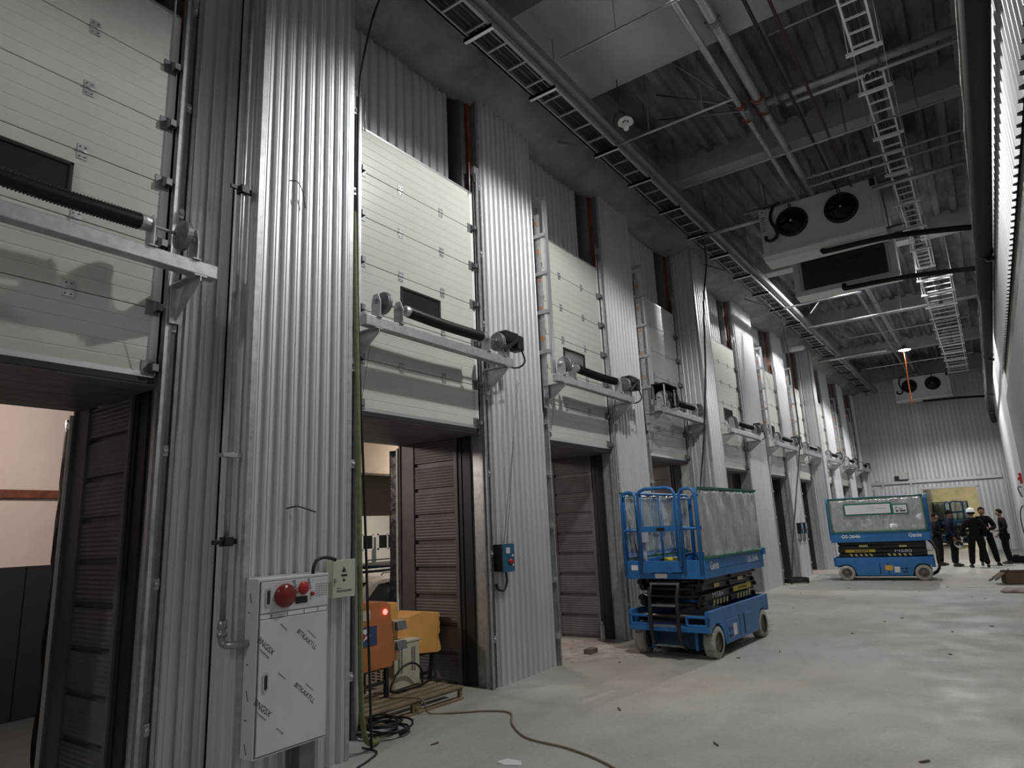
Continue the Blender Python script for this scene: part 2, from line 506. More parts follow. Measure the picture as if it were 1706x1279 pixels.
# sliding door leaf, pushed open to the left of the opening
dl = MB()
corr(dl, 'x', FAR - .16, -4.62, -2.72, .02, 2.98, .18, .03, .05, .015, sgn=-1)
dl.box(-4.62, -2.72, FAR - .155, FAR - .09, .02, 2.98)
sd = struct('door_11', dl, 'sheet')
tag(sd, 'ribbed grey sliding door leaf pushed open under the rail on the far end wall', 'sliding door')
struct('edge_frame', MB().box(-2.74, -2.68, FAR - .2, FAR - .08, .02, 3.0).box(-4.66, -4.60, FAR - .2, FAR - .08, .02, 3.0), 'zinc_bright', sd)
struct('hanger', MB().box(-4.3, -4.2, FAR - .18, FAR - .1, 2.98, 3.2).box(-3.1, -3.0, FAR - .18, FAR - .1, 2.98, 3.2), 'galv', sd)
t = thing('sliding_door_track', 'long galvanised rail for the sliding door across the far end wall', 'door track', (-4.72, FAR - .12, 3.16))
obj('rail', MB().box(0, 5.25, -.07, .07, 0, .05).box(0, 5.25, -.07, -.055, .05, .12).box(0, 5.25, .0, .07, .1, .13), 'zinc_bright', t)
for q in (.25, 1.1, 2.75, 4.4, 5.0):
    obj('rail_bracket', MB().box(q - .05, q + .05, -.05, .16, .1, .22), 'galv', t)
t = thing('sliding_door_drive', 'white motor box with black gear on the sliding door rail', 'motor', (-3.62, FAR - .14, 3.28))
obj('housing', MB().box(.12, .50, -.13, .12, .08, .40), 'enamel', t, bevel=.015)
obj('gear_motor', MB().box(-.08, .12, -.12, .1, .02, .26).box(.14, .48, -.11, .1, .0, .1), 'black', t, bevel=.02)

# the room behind the opening
BR = MB().box(-4.8, -4.6, FAR + .3, 54, 0, 5.2).box(2.8, 3.0, FAR + .3, 54, 0, 5.2).box(-4.8, 3.0, 54, 54.2, 0, 5.2).box(-4.8, 3.0, FAR + .3, 54.2, 5.2, 5.4)
struct('wall_beyond', BR, 'back_wall')
br2 = MB(); corr(br2, 'y', -2.72, FAR + .35, 45, 0, 5.2, .3, .04, .08, .02); br2.box(-3.1, -2.73, FAR + .35, 45, 0, 5.2)
struct('wall_beyond', br2, 'sheet_dull')

# ------------------------------------------------------------------ outside the docks
struct('ground', MB().box(-60, -6.5, -30, 70, -1.2, -.6), 'asphalt')
t = thing('office_building', 'long white building with a band of windows across the yard', 'building', (-20, 10, -.6))
obj('wall', MB().box(-6, 0, 0, 34, 0, 7), 'out_white', t)
for k in range(6):
    y0 = 6.2 + k * 1.32
    f = obj('window', MB().box(-.02, .05, y0, y0 + 1.08, 1.86, 1.92).box(-.02, .05, y0, y0 + 1.08, 2.42, 2.48).box(-.02, .05, y0, y0 + .05, 1.86, 2.48).box(-.02, .05, y0 + 1.03, y0 + 1.08, 1.86, 2.48).box(-.02, .05, y0 + .5, y0 + .55, 1.86, 2.48), 'enamel', t)
    obj('pane', MB().box(.0, .02, y0 + .03, y0 + 1.05, 1.9, 2.45), 'glass_dark', f)
obj('door', MB().box(-.02, .04, 8.55, 8.75, .9, 2.35), 'galv_dark', t)
t = thing('loading_canopy', 'brown concrete canopy over the yard, seen through the second dock opening', 'canopy', (-10, 9, -.6))
obj('fascia_beam', MB().box(-.35, 0, 0, 14, 3.62, 4.36), 'out_beige', t)
obj('back_beam', MB().box(-4.4, -4.0, -.5, 24, 2.95, 4.15), 'out_brown', t)
obj('roof_slab', MB().box(-4.4, 2.2, -.5, 24, 4.60, 4.8), 'out_beige', t)
obj('column', MB().box(-4.4, -4.0, 23.6, 24, 0, 4.6), 'out_brown', t)
obj('drain_pipe', MB().tube([(-.1, -1, 3.30), (.85, -.95, 3.34)], .07, 10).lathe([(.045, 0), (.085, 0), (.085, .04), (.045, .04)], (.86, -.95, 3.34), 'x', 16), 'out_beige', t)
t = thing('yard_wall', 'pale rendered wall with a dark rail outside the first dock opening', 'wall', (-12, 0, -.6))
obj('render', MB().box(-.3, 0, -3, 8.6, 2.17, 5.2), 'out_pink', t)
obj('rail', MB().box(-.02, .1, -3, 8.6, 3.18, 3.30), 'rust', t)
gp = MB()
for k in range(29): gp.box(-.05 if k % 2 else -.08, .0, -3 + k * .4, -2.62 + k * .4, 0, 2.17)
obj('dark_base', gp, 'dock_black', t)
def ext_light(name, loc, watts, col, size):
    l = bpy.data.lights.new(name, 'POINT'); l.energy = watts; l.color = col; l.shadow_soft_size = size
    o = bpy.data.objects.new(name, l); COL.objects.link(o); o.location = loc
ext_light('yard_light', (-9.2, 2.6, 3.6), 190, (1, .86, .78), .2)
ext_light('yard_light', (-15.5, 17.5, 2.0), 300, (1, .93, .82), .3)
ext_light('yard_light', (-9.0, 10.6, 2.9), 130, (1, .88, .76), .2)

# ------------------------------------------------------------------ sectional dock doors
SEC = 3.2 / 6
def make_door():
    t = thing('door_1', '', 'dock door', (XD, DOOR_Y[0], 0))
    t['kind'] = 'structure'
    for k in range(6):
        z0 = 3.05 + k * SEC + .003; z1 = 3.05 + (k + 1) * SEC - .003
        pr = [(-.045, z0), (-.003, z0), (0, z0 + .005)]
        for g in range(1, 5):
            zz = z0 + (z1 - z0) * g / 5
            pr += [(0, zz - .006), (-.0022, zz), (0, zz + .006)]
        pr += [(0, z1 - .006), (-.004, z1), (-.045, z1)]
        obj('panel_section', MB().prism(pr, 'y', 0, DW), 'panel', t)
        if k:
            for y in (.635, 1.345):
                h = MB().box(0, .006, y - .035, y + .035, z0 - .062, z0 - .006).box(0, .006, y - .035, y + .035, z0 + .003, z0 + .058)
                h.tube([(.009, y - .038, z0 - .002), (.009, y + .038, z0 - .002)], .008, 8)
                ho = obj('hinge', h, 'galv', t)
                sc = MB()
                for dy in (-.018, .018):
                    for dz in (-.042, .036): sc.lathe([(.007, .006), (.007, .011), (.001, .012)], (0, y + dy, z0 + dz), 'x', 8)
                obj('screw', sc, 'galv_dark', ho)
        for y, s in ((0, -1), (DW, 1)):
            zz = z0 if k else z0 + .05
            b = MB().box(0, .007, y - s * .10, y + s * .0, zz - .06, zz + .06)
            b.prism([(0, zz - .035), (.07, zz - .028), (.07, zz + .03), (0, zz + .042)], 'y', y - s * .045, y - s * .039)
            b.prism([(0, zz - .035), (.07, zz - .028), (.07, zz + .03), (0, zz + .042)], 'y', y - s * .005, y + s * .001)
            b.box(.062, .07, y - s * .045, y, zz - .026, zz + .028)
            b.tube([(.045, y - s * .04, zz), (.045, y + s * .05, zz)], .008, 8)
            b.lathe([(.001, -.008), (.02, -.008), (.02, .008), (.001, .008)], (.045, y + s * .05, zz), 'y', 12)
            obj('roller_bracket', b, 'galv_dark', t)
    for y in (0, DW):
        obj('end_cap', MB().box(-.046, .003, y - .012 if y == 0 else y - .045, y + .045 if y == 0 else y + .012, 3.05, 6.25), 'enamel', t)
    obj('top_rail', MB().box(-.046, .004, 0, DW, 6.235, 6.262), 'zinc_bright', t)
    obj('bottom_seal', MB().box(-.055, .012, 0, DW, 2.985, 3.02).box(-.05, .005, 0, DW, 3.02, 3.052), 'rubber', t)
    obj('bottom_channel', MB().box(-.05, .006, 0, DW, 3.035, 3.075), 'zinc_bright', t)
    fr = MB(); y0, y1, z0, z1 = .63, 1.30, 4.225, 4.535
    for a in ((y0, y1, z0, z0 + .03), (y0, y1, z1 - .03, z1), (y0, y0 + .03, z0, z1), (y1 - .03, y1, z0, z1)): fr.box(-.05, .016, *a)
    wf = obj('window', fr, 'black', t, bevel=.006)
    obj('pane', MB().box(-.05, .004, y0 + .028, y1 - .028, z0 + .028, z1 - .028), 'acrylic', wf)
    return t
d0 = make_door()
for i, y in enumerate(DOOR_Y):
    o = d0 if i == 0 else copy_tree(d0, (XD, y, 0))
    if i: o.name = 'door_%d' % (i + 1)
    o['label'] = 'cream sectional dock door raised fully open, the %s from the near end of the wall%s' % (ORD[i], ' and cut off by the frame' if i == 0 else '')
    o['group'] = 'sectional dock doors'

# ------------------------------------------------------------------ dark lined dock openings
def make_lining():
    t = thing('dock_lining', '', 'dock lining', (XD, 0, 0))
    X0, X1, X2, X3 = -.36, -.45, -1.17, -1.40
    y = DW + .085
    obj('corner_post', MB().box(X0 - .09, X0, y - .012, y + .05, 0, 3.0).box(-.40, -.22, y + .0, y + .05, 0, 3.0), 'dock_black', t)
    sp = []
    nb = 9; H = 2.99 / nb
    for k in range(nb):
        zb = k * H
        sp += [(y + .012, zb + .0), (y + .012, zb + .034), (y - .018, zb + .045)]
        for r in range(7):
            q = zb + .06 + r * (H - .075) / 7
            sp += [(y - .018, q), (y - .0215, q + .014), (y - .018, q + .028)]
        sp += [(y - .018, zb + H - .004)]
    sp += [(y + .012, 2.99), (y + .06, 2.99), (y + .06, 0)]
    obj('ribbed_panel', MB().prism(sp, 'x', X2, X1), 'dock_brown', t)
    obj('side_frame', MB().box(X1 - .02, X0 - .06, y - .03, y + .05, 0, 2.99).box(X3, X2, y - .035, y + .05, 0, 2.99).box(X3 - .03, X3, y - .055, y + .05, 0, 2.99), 'dock_brown', t)
    obj('edge_strip', MB().box(X3 - .055, X3 - .03, y - .075, y - .0, .02, 2.94), 'enamel', t)
    # black flap hanging off the outer edge, slightly wavy
    rnd = random.Random(5); vs = []; fs = []; n, m_ = 26, 5
    for a in range(n + 1):
        for c in range(m_ + 1):
            z = .02 + 2.9 * a / n; q = c / m_
            w_ = .012 * math.sin(9 * q + a * .9) * (1 - a / n) + rnd.uniform(-.005, .005)
            vs.append((X3 - .06 - .15 * q, y - .01 * q - .03 + w_, z))
    for a in range(n):
        for c in range(m_): fs.append((a * (m_ + 1) + c, a * (m_ + 1) + c + 1, (a + 1) * (m_ + 1) + c + 1, (a + 1) * (m_ + 1) + c))
    fl = obj('side_flap', MB().add(vs, fs, True), 'curtain', t)
    so = fl.modifiers.new('thick', 'SOLIDIFY'); so.thickness = .006
    obj('left_panel', MB().box(X3, -.03, -.12, -.07, 0, 2.99), 'dock_brown', t)
    tp = MB()
    for k in range(6): tp.box(X3 + k * .235, X3 + k * .235 + .225, -.07, y - .03, 2.97, 3.045)
    obj('top_panel', tp, 'dock_brown', t)
    obj('lintel', MB().box(X3, -.06, -.1, y, 3.045, 3.07), 'dock_black', t)
    return t
l0 = make_lining()
for i, y in enumerate(DOOR_Y):
    o = l0 if i == 0 else copy_tree(l0)
    o.location = (XD, y, 0)
    o['label'] = 'dark brown ribbed panels lining the %s dock opening from the near end' % ORD[i]
    o['group'] = 'dock opening linings'

# ------------------------------------------------------------------ vertical tracks
def make_track(left):
    s = -1 if left else 1
    left = left == 1
    t = thing('door_track', '', 'door track', (XD, 0, 0))
    top = 6.6 if left else 6.55
    yr = s * .055
    obj('guide_rail', MB().box(.02, .075, yr - .005 * s, yr + .02 * s, 0, top).box(.066, .075, yr - .03 * s, yr + .02 * s, 0, top).box(.018, .027, yr - .03 * s, yr + .02 * s, 0, top), 'galv' if left else 'galv', t)
    obj('wall_angle', MB().box(-.01, .03, s * .088, s * .13, 0, top - .1).box(-.012, .0, s * .05, s * .13, 0, top - .1), 'galv' if left else 'galv_dark', t)
    for k in range(9 if left else 7):
        z = (.35 + k * .72) if left else (.5 + k * .97)
        if left: obj('standoff_bracket', MB().box(-.02, .11, s * .07, s * .115, z, z + .05).box(.02, .08, s * .06, s * .09, z - .03, z + .07), 'galv', t)
        else: obj('standoff_bracket', MB().box(.0, .06, s * .075, s * .12, z, z + .08).lathe([(.018, .06), (.018, .075), (.001, .077)], (0, s * .1, z + .04), 'x', 8), 'galv', t)
    if left:
        obj('front_post', MB().box(.215, .255, s * .075, s * .12, 3.95, top + .12).box(.247, .255, s * .04, s * .12, 3.95, top + .12), 'zinc_bright', t)
        for k in range(5):
            z = 4.25 + k * .60
            obj('rung', MB().box(-.04, .25, s * .146, s * .158, z, z + .06).box(-.04, .25, s * .11, s * .158, z, z + .008), 'galv', t)
        pl = obj('side_plate', MB().box(.07, .165, s * .125, s * .13, 3.6, 6.45), 'galv', t)
        st = MB()
        for k in range(5): st.box(.105, .14, s * .13, s * .1335, 4.45 + k * .45, 4.53 + k * .45)
        obj('sticker', st, 'sticker_orange', pl)
        obj('gap_shade_strip', MB().box(-.06, .07, s * .135, s * .145, 3.4, 6.4), 'rubber', t)  # black strip paints the shade in the gap behind the rungs
    else:
        obj('top_bracket', MB().box(.0, .05, s * .02, s * .13, top - .02, top + .1).box(.04, .05, s * .02, s * .13, top - .14, top + .1).tube([(.03, s * -.06, top - .35), (.03, s * -.06, top + .12)], .008, 6), 'galv', t)
    return t
tl, tr_, tn = make_track(1), make_track(0), make_track(2)
for i, y in enumerate(DOOR_Y):
    for src, yy, lf in ((tl if i not in (0, 1, 4, 7) else tn, y, True), (tr_, y + DW, False)):
        o = src if (i == 0 and not lf) or (lf and i in (0, 2)) else copy_tree(src)
        o.location = (XD, yy, 0)
        o['label'] = ('galvanised ladder-like track on the near side of the %s dock door' if lf and src is tl else 'galvanised roller track on the near side of the %s dock door' if lf else 'galvanised roller track on the far side of the %s dock door') % ORD[i]
        o['group'] = 'door tracks'

# ------------------------------------------------------------------ spring shafts
def make_shaft():
    t = thing('torsion_spring_shaft', '', 'spring shaft', (XD, 0, 3.85))
    bx = .37
    obj('beam', MB().box(bx - .05, bx + .05, -.26, 2.21, -.06, .05), 'galv', t, bevel=.008)
    obj('shaft', MB().tube([(bx, -.14, .23), (bx, 2.05, .23)], .0125, 10), 'zinc_bright', t)
    prof = []; n = 58; L = 1.26
    for k in range(n * 2 + 1):
        prof.append((.063 if k % 2 else .049, k * L / (n * 2)))
    sp = MB().lathe([(.02, 0)] + prof + [(.02, L)], (0, 0, 0), 'y', 18)
    sp.v = [(a + bx, b + .36, c + .23 - .014 * math.sin(PI * b / L)) for a, b, c in sp.v]
    so = obj('spring', sp, 'spring', t)
    obj('winding_cone', MB().lathe([(.02, -.03), (.052, -.03), (.058, 0), (.058, .03), (.02, .03)], (bx, .34, .23), 'y', 14, False), 'galv', so)
    obj('winding_cone', MB().lathe([(.02, -.03), (.058, -.03), (.058, 0), (.05, .05), (.02, .05)], (bx, 1.65, .23), 'y', 14, False), 'galv', so)
    for y in (-.09, .22, 1.70, 2.03):
        b = MB().prism([(bx - .06, .05), (bx + .07, .05), (bx + .07, .21), (bx + .035, .30), (bx - .035, .30), (bx - .06, .21)], 'y', y - .004, y + .004)
        b.box(bx - .06, bx + .07, y - .03, y + .03, .05, .057)
        b.lathe([(.014, -.02), (.03, -.02), (.03, .02), (.014, .02)], (bx, y, .23), 'y', 12)
        obj('bearing_plate', b, 'galv', t)
    for y in (.0, 1.93):
        pf = [(.014, -.05), (.032, -.05)]
        for k in range(9): pf += [(.034 + .0085 * k, -.046 + .004 * k), (.040 + .0085 * k, -.046 + .004 * k), (.041 + .0085 * k, -.040 + .004 * k)]
        pf += [(.112, -.004), (.118, .0), (.118, .03), (.014, .03)]
        obj('cable_drum', MB().lathe(pf, (bx, y, .23), 'y', 26, False), 'galv_dark', t)
    for y in (-.10, 2.07):
        g = MB().prism([(.09, -.36), (.09, -.07), (bx + .06, -.07), (bx + .06, -.11)], 'y', y - .004, y + .004)
        g.box(.09, bx + .06, y - .05, y + .05, -.072, -.062)
        g.box(.085, .095, y - .05, y + .05, -.38, -.062)
        obj('gusset_bracket', g, 'galv', t)
    for y in (.0, 1.93):
        obj('lift_cable', MB().tube([(bx - .1, y, .22), (.1, y + (-.02 if y < 1 else .03), -.7)], .003, 5), 'galv_dark', t)
    return t
s0 = make_shaft()
for i, y in enumerate(DOOR_Y):
    o = s0 if i == 0 else copy_tree(s0)
    o.location = (XD, y, 3.85)
    o['label'] = 'steel beam with black torsion spring shaft across the %s dock door' % ORD[i]
    o['group'] = 'torsion spring shafts'

# ------------------------------------------------------------------ electric openers
def make_motor():
    t = thing('door_opener', '', 'door motor', (-4.7, 0, 4.10))
    obj('motor_housing', MB().lathe([(.001, 0), (.075, 0), (.082, .02), (.082, .26), (.07, .28), (.001, .28)], (0, .0, .05), 'y', 18).box(-.085, .085, .0, .27, .05, .14), 'black', t, bevel=.008)
    obj('gear_head', MB().box(-.075, .085, .27, .40, -.07, .13), 'black', t, bevel=.02)
    obj('belt_arm', MB().bar((.09, -.05, -.14), (.09, .30, .10), .018, .05), 'black', t)
    obj('mounting_bracket', MB().box(-.05, .05, .02, .03, -.20, .02).box(-.05, .05, .10, .11, -.20, .02).box(-.05, .05, .02, .11, -.2, -.19), 'galv', t)
    obj('cable', MB().tube(smooth_path([(.06, .36, -.05), (.08, .40, -.20), (.0, .34, -.28), (-.1, .2, -.26), (-.2, .1, -.2)]), .012, 7), 'cable', t)
    return t
m0 = make_motor()
first = True
for i, off in ((1, 2.02), (2, 2.02), (4, 2.02), (5, 2.02), (7, 2.02), (8, 2.02), (9, 2.02)):
    o = m0 if first else copy_tree(m0)
    first = False
    o.location = (-4.7, DOOR_Y[i] + off, 4.10)
    o['label'] = 'black electric opener on the far end of the %s dock door shaft' % ORD[i]
    o['group'] = 'electric door openers'
# the fourth door carries its opener at the near end, with a looped cable
t = thing('door_opener', 'black boxy opener with looped cable at the near end of the fourth dock door shaft', 'door motor', (-4.7, DOOR_Y[3], 4.02))
t['group'] = 'electric door openers'
obj('cover', MB().box(-.14, .14, -.14, .46, .28, .30).box(-.14, -.125, -.14, .46, .02, .3).box(-.14, .14, .445, .46, -.1, .3), 'black', t)
obj('motor_housing', MB().lathe([(.001, 0), (.09, 0), (.095, .02), (.095, .3), (.001, .3)], (0, .02, .13), 'y', 18), 'dock_black', t)
obj('mounting_bracket', MB().box(.1, .108, -.12, -.06, -.15, .28), 'zinc_bright', t)
obj('mounting_bracket', MB().box(.1, .108, .36, .44, -.15, .24).box(-.05, .108, .36, .44, -.15, -.14), 'zinc_bright', t)
obj('cable', MB().tube(smooth_path([(.16, .28, .2), (.19, .34, .05), (.19, .22, -.12), (.18, .06, -.1), (.16, -.06, 0)]), .015, 8), 'cable', t)

# ------------------------------------------------------------------ dock control boxes
def make_ctrl():
    t = thing('control_box', '', 'control box', (0, 0, 1.46))
    obj('back_box', MB().box(-.02, .12, -.11, .11, -.16, .16), 'black', t, bevel=.006)
    fp = obj('front_plate', MB().box(.12, .135, -.115, .115, -.165, .165), 'ctrl_blue', t, bevel=.004)
    obj('screen', MB().box(.135, .139, -.06, .02, .05, .12), 'screen', fp)
    obj('switch', MB().box(.135, .155, -.02, .08, -.055, -.035).lathe([(.03, .135), (.03, .15), (.001, .151)], (0, .03, -.045), 'x', 14), 'red', fp)
    bt = MB()
    for z in (.02, -.09): bt.lathe([(.014, .135), (.014, .142), (.001, .143)], (0, .075, z), 'x', 10)
    obj('button', bt, 'enamel', fp)
    obj('cable', MB().tube(smooth_path([(.05, .04, -.16), (.05, .05, -.28), (.04, .0, -.38), (.0, -.07, -.36), (-.01, -.09, -.30)]), .014, 8), 'cable', t)
    return t
c0 = make_ctrl()
first = True
for y, z, lab in ((6.60, 1.46, 'blue faced control box with red switch on the ribbed pier beside the second dock door'),
                  (10.20, 1.46, 'black sided control box on the pier behind the near scissor lift'),
                  (21.98, 1.46, 'small black control box, nearer of two on the pier past the sixth dock door'),
                  (22.55, 1.46, 'small black control box, farther of two on the pier past the sixth dock door')):
    o = c0 if first else copy_tree(c0)
    o.location = (-4.99, y + .12, z); o['label'] = lab; o['group'] = 'dock control boxes'
    first = False
obj('signal_wire', MB().tube([(.05, .02, .16), (.20, .28, 2.2)], .004, 5).tube([(.07, .06, .16), (.26, .16, 2.2)], .004, 5), 'galv_dark', c0)

# ------------------------------------------------------------------ riser pipe, cabinet and boxes on the first box-out
t = thing('riser_pipe', 'thin galvanised riser pipe with elbow running up beside the filmed cabinet', 'pipe', (-4.70, 2.91, 0))
obj('pipe', MB().tube([(0, 0, 1.20), (0, 0, 7.8)], .021, 12), 'pipe', t)
obj('elbow', MB().tube(smooth_path([(0, 0, 1.16), (0, .0, 1.10), (.02, .01, 1.065), (.07, .03, 1.06), (.11, .09, 1.06), (.12, .13, 1.06)]), .027, 12).lathe([(.021, -.03), (.034, -.03), (.034, .03), (.021, .03)], (0, 0, 1.20), 'z', 12).lathe([(.021, -.015), (.036, -.015), (.036, .015), (.021, .015)], (0, 0, 1.135), 'z', 12), 'pipe', t)
for z in (1.79, 4.66):
    obj('clamp', MB().box(-.04, .045, -.035, .035, z - .035, z + .035).box(.0, .02, -.12, -.035, z - .02, z + .015).box(-.01, .02, .035, .075, z - .022, z + .022), 'black', t, bevel=.004)
obj('clamp', MB().box(-.03, .03, -.075, .075, z - 2.24, z - 2.21).lathe([(.021, -.02), (.03, -.02), (.03, .02), (.021, .02)], (0, 0, z - 2.225), 'z', 12), 'galv', t)
CX = -4.45
t = thing('hydrant_cabinet', 'tall white cabinet in printed protective film with a red alarm dome', 'cabinet', (-4.62, 3.04, .29))
obj('body', MB().box(.0, .15, 0, .64, 0, 1.22), 'cab', t, bevel=.004)
fp = obj('upper_panel', MB().box(.15, .163, .02, .62, .975, 1.195), 'cab', t, bevel=.003)
dr = obj('door', MB().box(.15, .163, .02, .62, .02, .93), 'cab', t, bevel=.003)
obj('divider', MB().box(.15, .158, .02, .62, .936, .968), 'enamel', t)
lines = MB()
for a in ((.014, .626, .966, .969), (.014, .626, 1.197, 1.2), (.014, .626, .932, .935), (.014, .626, .013, .016), (.012, .015, .013, 1.2), (.625, .628, .013, 1.2)): lines.box(.15, .1535, *a)
for q in (.11, .25, .4, .53): lines.box(.158, .16, q, q + .004, .937, .967)
obj('seam', lines, 'black_ink', t)
def oval(mb, y, z, a, b, x0, x1):
    pl = [(y + a * math.cos(2 * PI * k / 20), z + (b - a) * (1 if math.sin(2 * PI * k / 20) >= 0 else -1) + a * math.sin(2 * PI * k / 20)) for k in range(20)]
    mb.prism(pl, 'x', x0, x1)
for par, z in ((fp, 1.085), (dr, .50)):
    b = MB(); oval(b, .075, z, .025, .07, .163, .170)
    h = obj('handle', b, 'zinc_bright', par)
    b = MB(); oval(b, .075, z, .012, .05, .170, .172)
    obj('slot', b, 'black_ink', h)
obj('alarm_dome', MB().lathe([(.085, .163), (.088, .18), (.082, .20), (.05, .215), (.001, .22)], (0, .215, 1.085), 'x', 26), 'dark_red', fp)
obj('call_button', MB().lathe([(.046, .163), (.048, .175), (.04, .183), (.001, .187)], (0, .385, 1.125), 'x', 22), 'red', fp)
obj('indicator', MB().lathe([(.016, .163), (.016, .178), (.001, .182)], (0, .47, 1.075), 'x', 14), 'red', fp)
obj('display', MB().box(.163, .169, .315, .425, 1.015, 1.065), 'black', fp)
sp = MB()
for a in range(7):
    for c in range(6): sp.lathe([(.004, .163), (.004, .1645), (.001, .1646)], (0, .51 + a * .016, 1.055 + c * .017 + .004 * (a % 2)), 'x', 6)
obj('speaker_holes', sp, 'black_ink', fp)
R, U = (0, 1, 0), (0, 0, 1)
def rot_ru(deg):
    a = math.radians(deg)
    return (0, math.cos(a), math.sin(a)), (0, -math.sin(a), math.cos(a))
for y, z, par in ((.07, .745, dr), (.06, .33, dr)):
    r_, u_ = rot_ru(-42)
    text('film_print', 'BNGSX', .055, 'black_ink', par, (.1636, y, z), r_, u_)
    obj('film_line', MB().bar((.164, y - .01 - .04, z - .045 + .036), (.164, y - .01 + .04, z - .045 - .036), .001, .009, (1, 0, 0)), 'black_ink', par)
for y, z in ((.43, .74), (.42, .36)):
    r_, u_ = rot_ru(-42)
    text('film_print', '8ITKAXTLL', .048, 'black_ink', dr, (.1636, y, z), r_, u_)
    obj('film_line', MB().bar((.164, y + .045 - .036, z + .035 + .032), (.164, y + .045 + .036, z + .035 - .032), .001, .005, (1, 0, 0)), 'black_ink', dr)
for y, z in ((.22, .86), (.215, .52), (.21, .15)):
    obj('film_line', MB().bar((.164, y - .03, z + .027), (.164, y + .03, z - .027), .001, .007, (1, 0, 0)), 'black_ink', dr)
text('film_print', 'pood', .05, 'black_ink', fp, (.1636, .315, 1.14), *rot_ru(-80))
text('film_print', 'oacc', .05, 'black_ink', fp, (.1636, .445, 1.15), *rot_ru(-80))
fl2 = MB()
for z in (.25, .62, .98): fl2.box(.04, .06, -.0015, .0, z, z + .008)
for z in (.1, .45, 1.12): fl2.bar((.05, -.001, z), (.075, -.001, z - .07), .002, .006)
obj('film_mark', fl2, 'black_ink', t)
obj('top_flange', MB().box(.002, .03, -.0, .64, 1.22, 1.232), 'zinc_bright', t)
obj('foot', MB().box(.02, .12, .42, .56, -.29, 0), 'galv_dark', t)

t = thing('junction_box', 'cream metal junction box with a warning triangle beside the filmed cabinet', 'junction box', (-4.62, 3.775, 1.30))
obj('enclosure', MB().box(.0, .08, 0, .235, 0, .30), 'cream', t, bevel=.004)
ld = obj('lid', MB().box(.08, .092, -.003, .238, -.003, .303), 'cream', t, bevel=.003)
sy = MB().prism([(.09, .20), (.14, .20), (.115, .245)], 'x', .092, .0935).box(.092, .0935, .085, .15, .165, .182).lathe([(.013, .092), (.013, .0935), (.001, .0936)], (0, .115, .135), 'x', 14)
for z in (.052, .042, .07): sy.box(.092, .0933, .04, .2 if z < .06 else .09, z, z + .004)
obj('warning_sign', sy, 'black_ink', ld)
obj('latch', MB().box(.092, .104, .015, .03, .12, .155), 'galv', ld)
t = tag(obj('conduit_hose', MB().tube(smooth_path([(0, 0, 0), (0, .005, .07), (-.005, .05, .125), (-.01, .14, .135), (-.01, .235, .11)]), .0145, 10), 'cable', None, (-4.50, 3.55, 1.495)), 'short black corrugated hose linking the filmed cabinet and cream junction box', 'conduit')
t = tag(obj('loose_wire', MB().tube(smooth_path([(0, 0, 0), (.03, .06, .0), (.04, .11, -.08), (.03, .15, -.22)]), .005, 6), 'cable', None, (-4.625, 3.31, 4.90)), 'thin black wire hanging out of the big ribbed box-out, upper of two', 'wire', 'loose wires')
t = tag(obj('loose_wire', MB().tube(smooth_path([(0, 0, 0), (.04, .08, .015), (.05, .17, -.01), (.04, .26, -.03)]), .006, 6), 'cable', None, (-4.625, 3.37, 2.03)), 'short black wire sticking out above the filmed cabinet', 'wire', 'loose wires')

t = thing('green_hose', 'long olive green hose hanging down beside the first box-out to the floor', 'hose', (-4.62, 4.16, 0))
obj('hose', MB().tube(smooth_path([(-.25, .45, .03), (-.1, .28, .03), (.0, .06, .12), (.02, -.01, .5), (.01, -.02, 1.4), (.0, -.05, 3), (-.01, -.085, 4.2), (-.03, -.085, 4.9)], 8), .024, 9), 'hose', t)
t = tag(obj('hanging_cable', MB().tube(smooth_path([(0, .05, 0), (-.03, -.01, 2), (-.03, -.11, 4), (-.03, -.12, 5.9), (.02, -.1, 6.6), (.14, .0, 7.3), (.30, .2, 7.82)], 8), .012, 7), 'cable', None, (-4.60, 4.22, .02)), 'black cable hanging beside the green hose from the ceiling', 'cable')
cl = []
for k in range(90):
    a = k * .42; r = .20 + .07 * math.sin(k * .3)
    cl.append((r * 1.2 * math.cos(a), r * math.sin(a), .015 + .0012 * k + .01 * math.sin(a * 2.3)))
tag(obj('cable_coil', MB().tube(cl, .011, 6), 'cable', None, (-4.96, 4.72, 0)), 'tangled coil of black cable at the foot of the green hose', 'cable coil')

